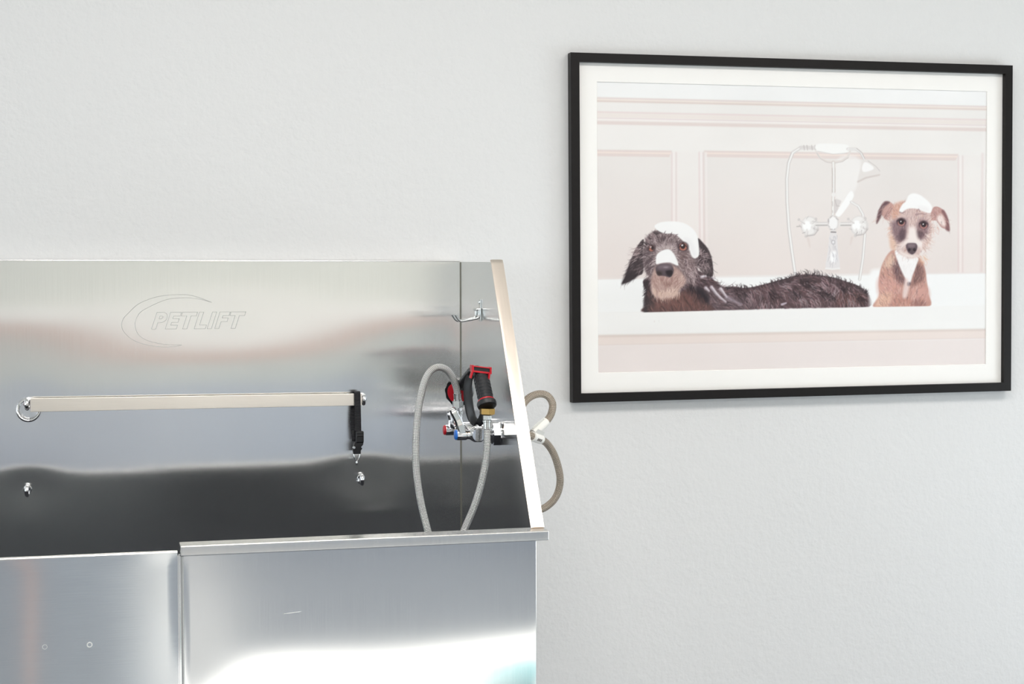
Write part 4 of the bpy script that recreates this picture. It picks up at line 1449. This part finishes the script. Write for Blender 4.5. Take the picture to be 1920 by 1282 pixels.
# head
hd2 = zd([(310, 150), (370, 110), (440, 100), (640, 110), (690, 180), (702, 290), (705, 420), (680, 520), (610, 600), (560, 665), (490, 690), (420, 668), (350, 625), (335, 560), (290, 470), (268, 380), (272, 290)])
fill(hd2, (206, 182, 176), 2.5)
fill(zd([(310, 140), (420, 100), (390, 200), (330, 280), (290, 260)]), (206, 158, 138), 7, 0.8)
fill(zd([(265, 430), (320, 470), (335, 560), (320, 605), (275, 580)]), (216, 178, 156), 6, 0.8)
fur(hd2, 420, lambda x, y: math.atan2(y - 445, x - 1708), 9, [G3, G1, (236, 220, 214), (140, 112, 114), G0], 1.0, 0.75, 0.6)
for p, c, a, s in (([(290, 330), (340, 290), (440, 290), (450, 400), (420, 490), (350, 520), (300, 430)], (120, 96, 102), 0.75, 9),
                   ([(555, 320), (600, 285), (660, 310), (668, 400), (625, 480), (575, 480), (540, 400)], (130, 102, 106), 0.75, 9),
                   ([(370, 400), (430, 400), (420, 490), (370, 500)], (84, 66, 74), 0.8, 6),
                   ([(555, 410), (610, 420), (600, 485), (560, 470)], (88, 70, 76), 0.8, 6),
                   ([(470, 370), (535, 370), (560, 480), (620, 520), (600, 590), (540, 560), (450, 540), (380, 590), (400, 530), (450, 480)], (236, 226, 221), 0.95, 8),
                   ([(360, 600), (450, 640), (560, 660), (500, 690), (400, 665)], (232, 220, 214), 0.9, 6)):
    fill(zd(p), c, s, a)
fur(zd([(300, 330), (440, 300), (430, 500), (340, 500)]), 90, lambda x, y: 1.9, 8, [G2, (140, 112, 116), (86, 66, 72)], 0.9, 0.6, 0.4)
fur(zd([(550, 330), (670, 320), (650, 480), (570, 480)]), 80, lambda x, y: 1.3, 8, [G2, (146, 116, 118), (90, 70, 74)], 0.9, 0.6, 0.4)
fur(zd([(440, 200), (680, 220), (640, 290), (480, 350), (430, 270)]), 70, lambda x, y: -1.5, 9, [G3, (160, 134, 138), (186, 156, 152)], 0.9, 0.7, 0.5)
fur(zd([(640, 430), (720, 400), (700, 520), (600, 620), (580, 560)]), 70, lambda x, y: 0.9, 13, [(236, 220, 212), (216, 186, 172), (190, 156, 146)], 0.9, 0.75, 0.8)
fur(zd([(700, 310), (770, 340), (760, 390), (700, 400)]), 24, lambda x, y: 1.3, 13, [(196, 150, 138), (226, 204, 194)], 0.8, 0.8, 0.8)
fur(zd([(565, 650), (640, 650), (640, 730), (580, 730)]), 30, lambda x, y: 0.9, 10, [(222, 182, 152), (204, 158, 134)], 0.9, 0.75, 0.6)
fur(zd([(262, 350), (290, 350), (310, 460), (270, 440)]), 26, lambda x, y: 2.4, 9, [(206, 160, 142), (226, 200, 188)], 0.9, 0.8, 0.6)
# eyes
for x, y in ((390, 312), (622, 340)):
    x, y = zd([(x, y)])[0]
    ell(x, y, 9, 8, (78, 58, 64), 3, 0.8)
    ell(x, y + 2.2, 6.5, 5.5, (168, 118, 112), 1.5)
    ell(x, y - 0.6, 5.0, 5.4, (46, 34, 38), 1.5)
    line([(x - 8, y - 2), (x, y - 6), (x + 8, y - 1)], 2, 1.5, (64, 48, 54), 0.9, 1.5)
    ell(x - 0.8, y - 1, 1.1, 1.3, (240, 234, 234), 0.8)
# nose and foam
fill(zd([(437, 560), (455, 535), (500, 530), (540, 535), (556, 565), (545, 610), (515, 645), (485, 645), (452, 615)]), (92, 76, 83), 2)
fill(zd([(455, 545), (500, 535), (540, 545), (520, 575), (470, 575)]), (136, 118, 124), 4, 0.8)
ell(*zd([(472, 600)])[0], 2.6, 3.0, (52, 40, 46), 1.5)
ell(*zd([(525, 600)])[0], 2.6, 3.0, (48, 36, 42), 1.5)
line(zd([(497, 580), (500, 645)]), 1, 1, (70, 54, 60), 0.6, 1)
fill(zd([(368, 195), (400, 130), (440, 95), (465, 40), (515, 14), (580, 30), (640, 70), (690, 120), (712, 165), (690, 218), (625, 205), (560, 178), (480, 172), (435, 185), (395, 215)]), (241, 240, 238), 2.5)
fill(zd([(560, 150), (660, 160), (680, 205), (620, 200)]), (230, 226, 224), 6, 0.5)
for p in ([(375, 210), (400, 220), (430, 205)], [(570, 180), (585, 205)], [(540, 235), (600, 225), (640, 235)]):
    line(zd(p), 2.2, 1, (124, 98, 102), 0.6, 2)
# front lip of the bath in front of both dogs
fill([(1100, 585.5), (1215, 584.5), (1400, 580), (1630, 574.5), (1860, 571), (1860, 600), (1100, 600)], (236, 235, 232), 1.2, 1, False)

ART = np.clip(ART + rng.normal(0, 0.8, (PH, PW, 1)), 0, 255)
small = ART.reshape(PH // 2, 2, PW // 2, 2, 3).mean((1, 3))
NY, NX = small.shape[:2]
srgb = small / 255.0
linear = np.where(srgb <= 0.04045, srgb / 12.92, ((srgb + 0.055) / 1.055) ** 2.4) / PRINT_LIGHT
linear = np.clip(linear, 0, 0.93)

fp = empty('framed_picture', (1.5258, -0.004, 1.5151), 'large black framed photo print of two wet dogs in a bathtub on the wall', 'picture')
CX, CZ = 1.5258, 1.5151
HW, HH, FWD = 1.0675 / 2, 0.7545 / 2, 0.0193
bm = bmesh.new()
o4 = [(-HW, -HH), (HW, -HH), (HW, HH), (-HW, HH)]
i4 = [(-HW + FWD, -HH + FWD), (HW - FWD, -HH + FWD), (HW - FWD, HH - FWD), (-HW + FWD, HH - FWD)]
e4 = [(-HW + 0.0008, -HH + 0.0008), (HW - 0.0008, -HH + 0.0008), (HW - 0.0008, HH - 0.0008), (-HW + 0.0008, HH - 0.0008)]
def ring4(pts, y):
    return [bm.verts.new((CX + x, y, CZ + z)) for x, z in pts]
rings = [ring4(o4, -0.003), ring4(o4, -0.0242), ring4(e4, -0.0250), ring4(i4, -0.0250), ring4(i4, -0.003)]
for a, b in zip(rings, rings[1:] + rings[:1]):
    for k in range(4):
        bm.faces.new((a[k], a[(k + 1) % 4], b[(k + 1) % 4], b[k]))
emit('frame', bm, M_FRAME, fp, smooth=False)
PX, PZ, PHW, PHH = 1.5273, 1.5165, 0.9447 / 2, 0.6303 / 2
bm = bmesh.new()
p4 = [(PX - CX + sx * PHW, PZ - CZ + sz * PHH) for sx, sz in ((-1, -1), (1, -1), (1, 1), (-1, 1))]
b4 = [(PX - CX + sx * (PHW + 0.0012), PZ - CZ + sz * (PHH + 0.0012)) for sx, sz in ((-1, -1), (1, -1), (1, 1), (-1, 1))]
q4 = [(x * 0.9995, z * 0.9995) for x, z in i4]
rings = [ring4(q4, -0.0128), ring4(b4, -0.0128), ring4(p4, -0.0112), ring4(q4, -0.0112)]
for a, b in zip(rings, rings[1:] + rings[:1]):
    for k in range(4):
        bm.faces.new((a[k], a[(k + 1) % 4], b[(k + 1) % 4], b[k]))
emit('mat_board', bm, M_MAT, fp, smooth=False)
bm = bmesh.new()
box(bm, (CX - HW + FWD * 0.9, -0.0060, CZ - HH + FWD * 0.9), (CX + HW - FWD * 0.9, -0.0035, CZ + HH - FWD * 0.9))
emit('backing_board', bm, M_BACKING, fp, smooth=False)
bm = bmesh.new()
box(bm, (CX - HW + FWD, -0.0176, CZ - HH + FWD), (CX + HW - FWD, -0.0160, CZ + HH - FWD))
emit('glass', bm, M_GLASS, fp, smooth=False)

me = bpy.data.meshes.new('print')
gx = np.linspace(PX - PHW - 0.001, PX + PHW + 0.001, NX) - 1.5258
gz = np.linspace(PZ + PHH + 0.001, PZ - PHH - 0.001, NY) - 1.5151
GX, GZ = np.meshgrid(gx, gz)
co = np.stack([GX, np.full_like(GX, -0.0106 + 0.004), GZ], -1).reshape(-1, 3).astype(np.float32)
idx = np.arange(NX * NY).reshape(NY, NX)
quad = np.stack([idx[1:, :-1], idx[1:, 1:], idx[:-1, 1:], idx[:-1, :-1]], -1).reshape(-1, 4)
nf = len(quad)
me.vertices.add(NX * NY)
me.vertices.foreach_set('co', co.ravel())
me.loops.add(nf * 4)
me.loops.foreach_set('vertex_index', quad.ravel().astype(np.int32))
me.polygons.add(nf)
me.polygons.foreach_set('loop_start', np.arange(0, nf * 4, 4, dtype=np.int32))
me.update(calc_edges=True)
ca = me.color_attributes.new('ink', 'FLOAT_COLOR', 'POINT')
rgba = np.ones((NX * NY, 4), np.float32)
rgba[:, :3] = linear.reshape(-1, 3)
ca.data.foreach_set('color', rgba.ravel())
m, nt, N, Lk, b = new_mat('photo_print_paper')
b.inputs['Roughness'].default_value = 0.75
b.inputs['Specular IOR Level'].default_value = 0.2
at = N.new('ShaderNodeAttribute')
at.attribute_name = 'ink'
Lk.new(at.outputs['Color'], b.inputs['Base Color'])
me.materials.append(m)
po = bpy.data.objects.new('print', me)
COL.objects.link(po)
po.parent = fp
po['label'] = 'photo of a big dark dog and a small tan dog with foam on their heads in a white bath'
fp.rotation_euler = (0, -0.0057, 0)
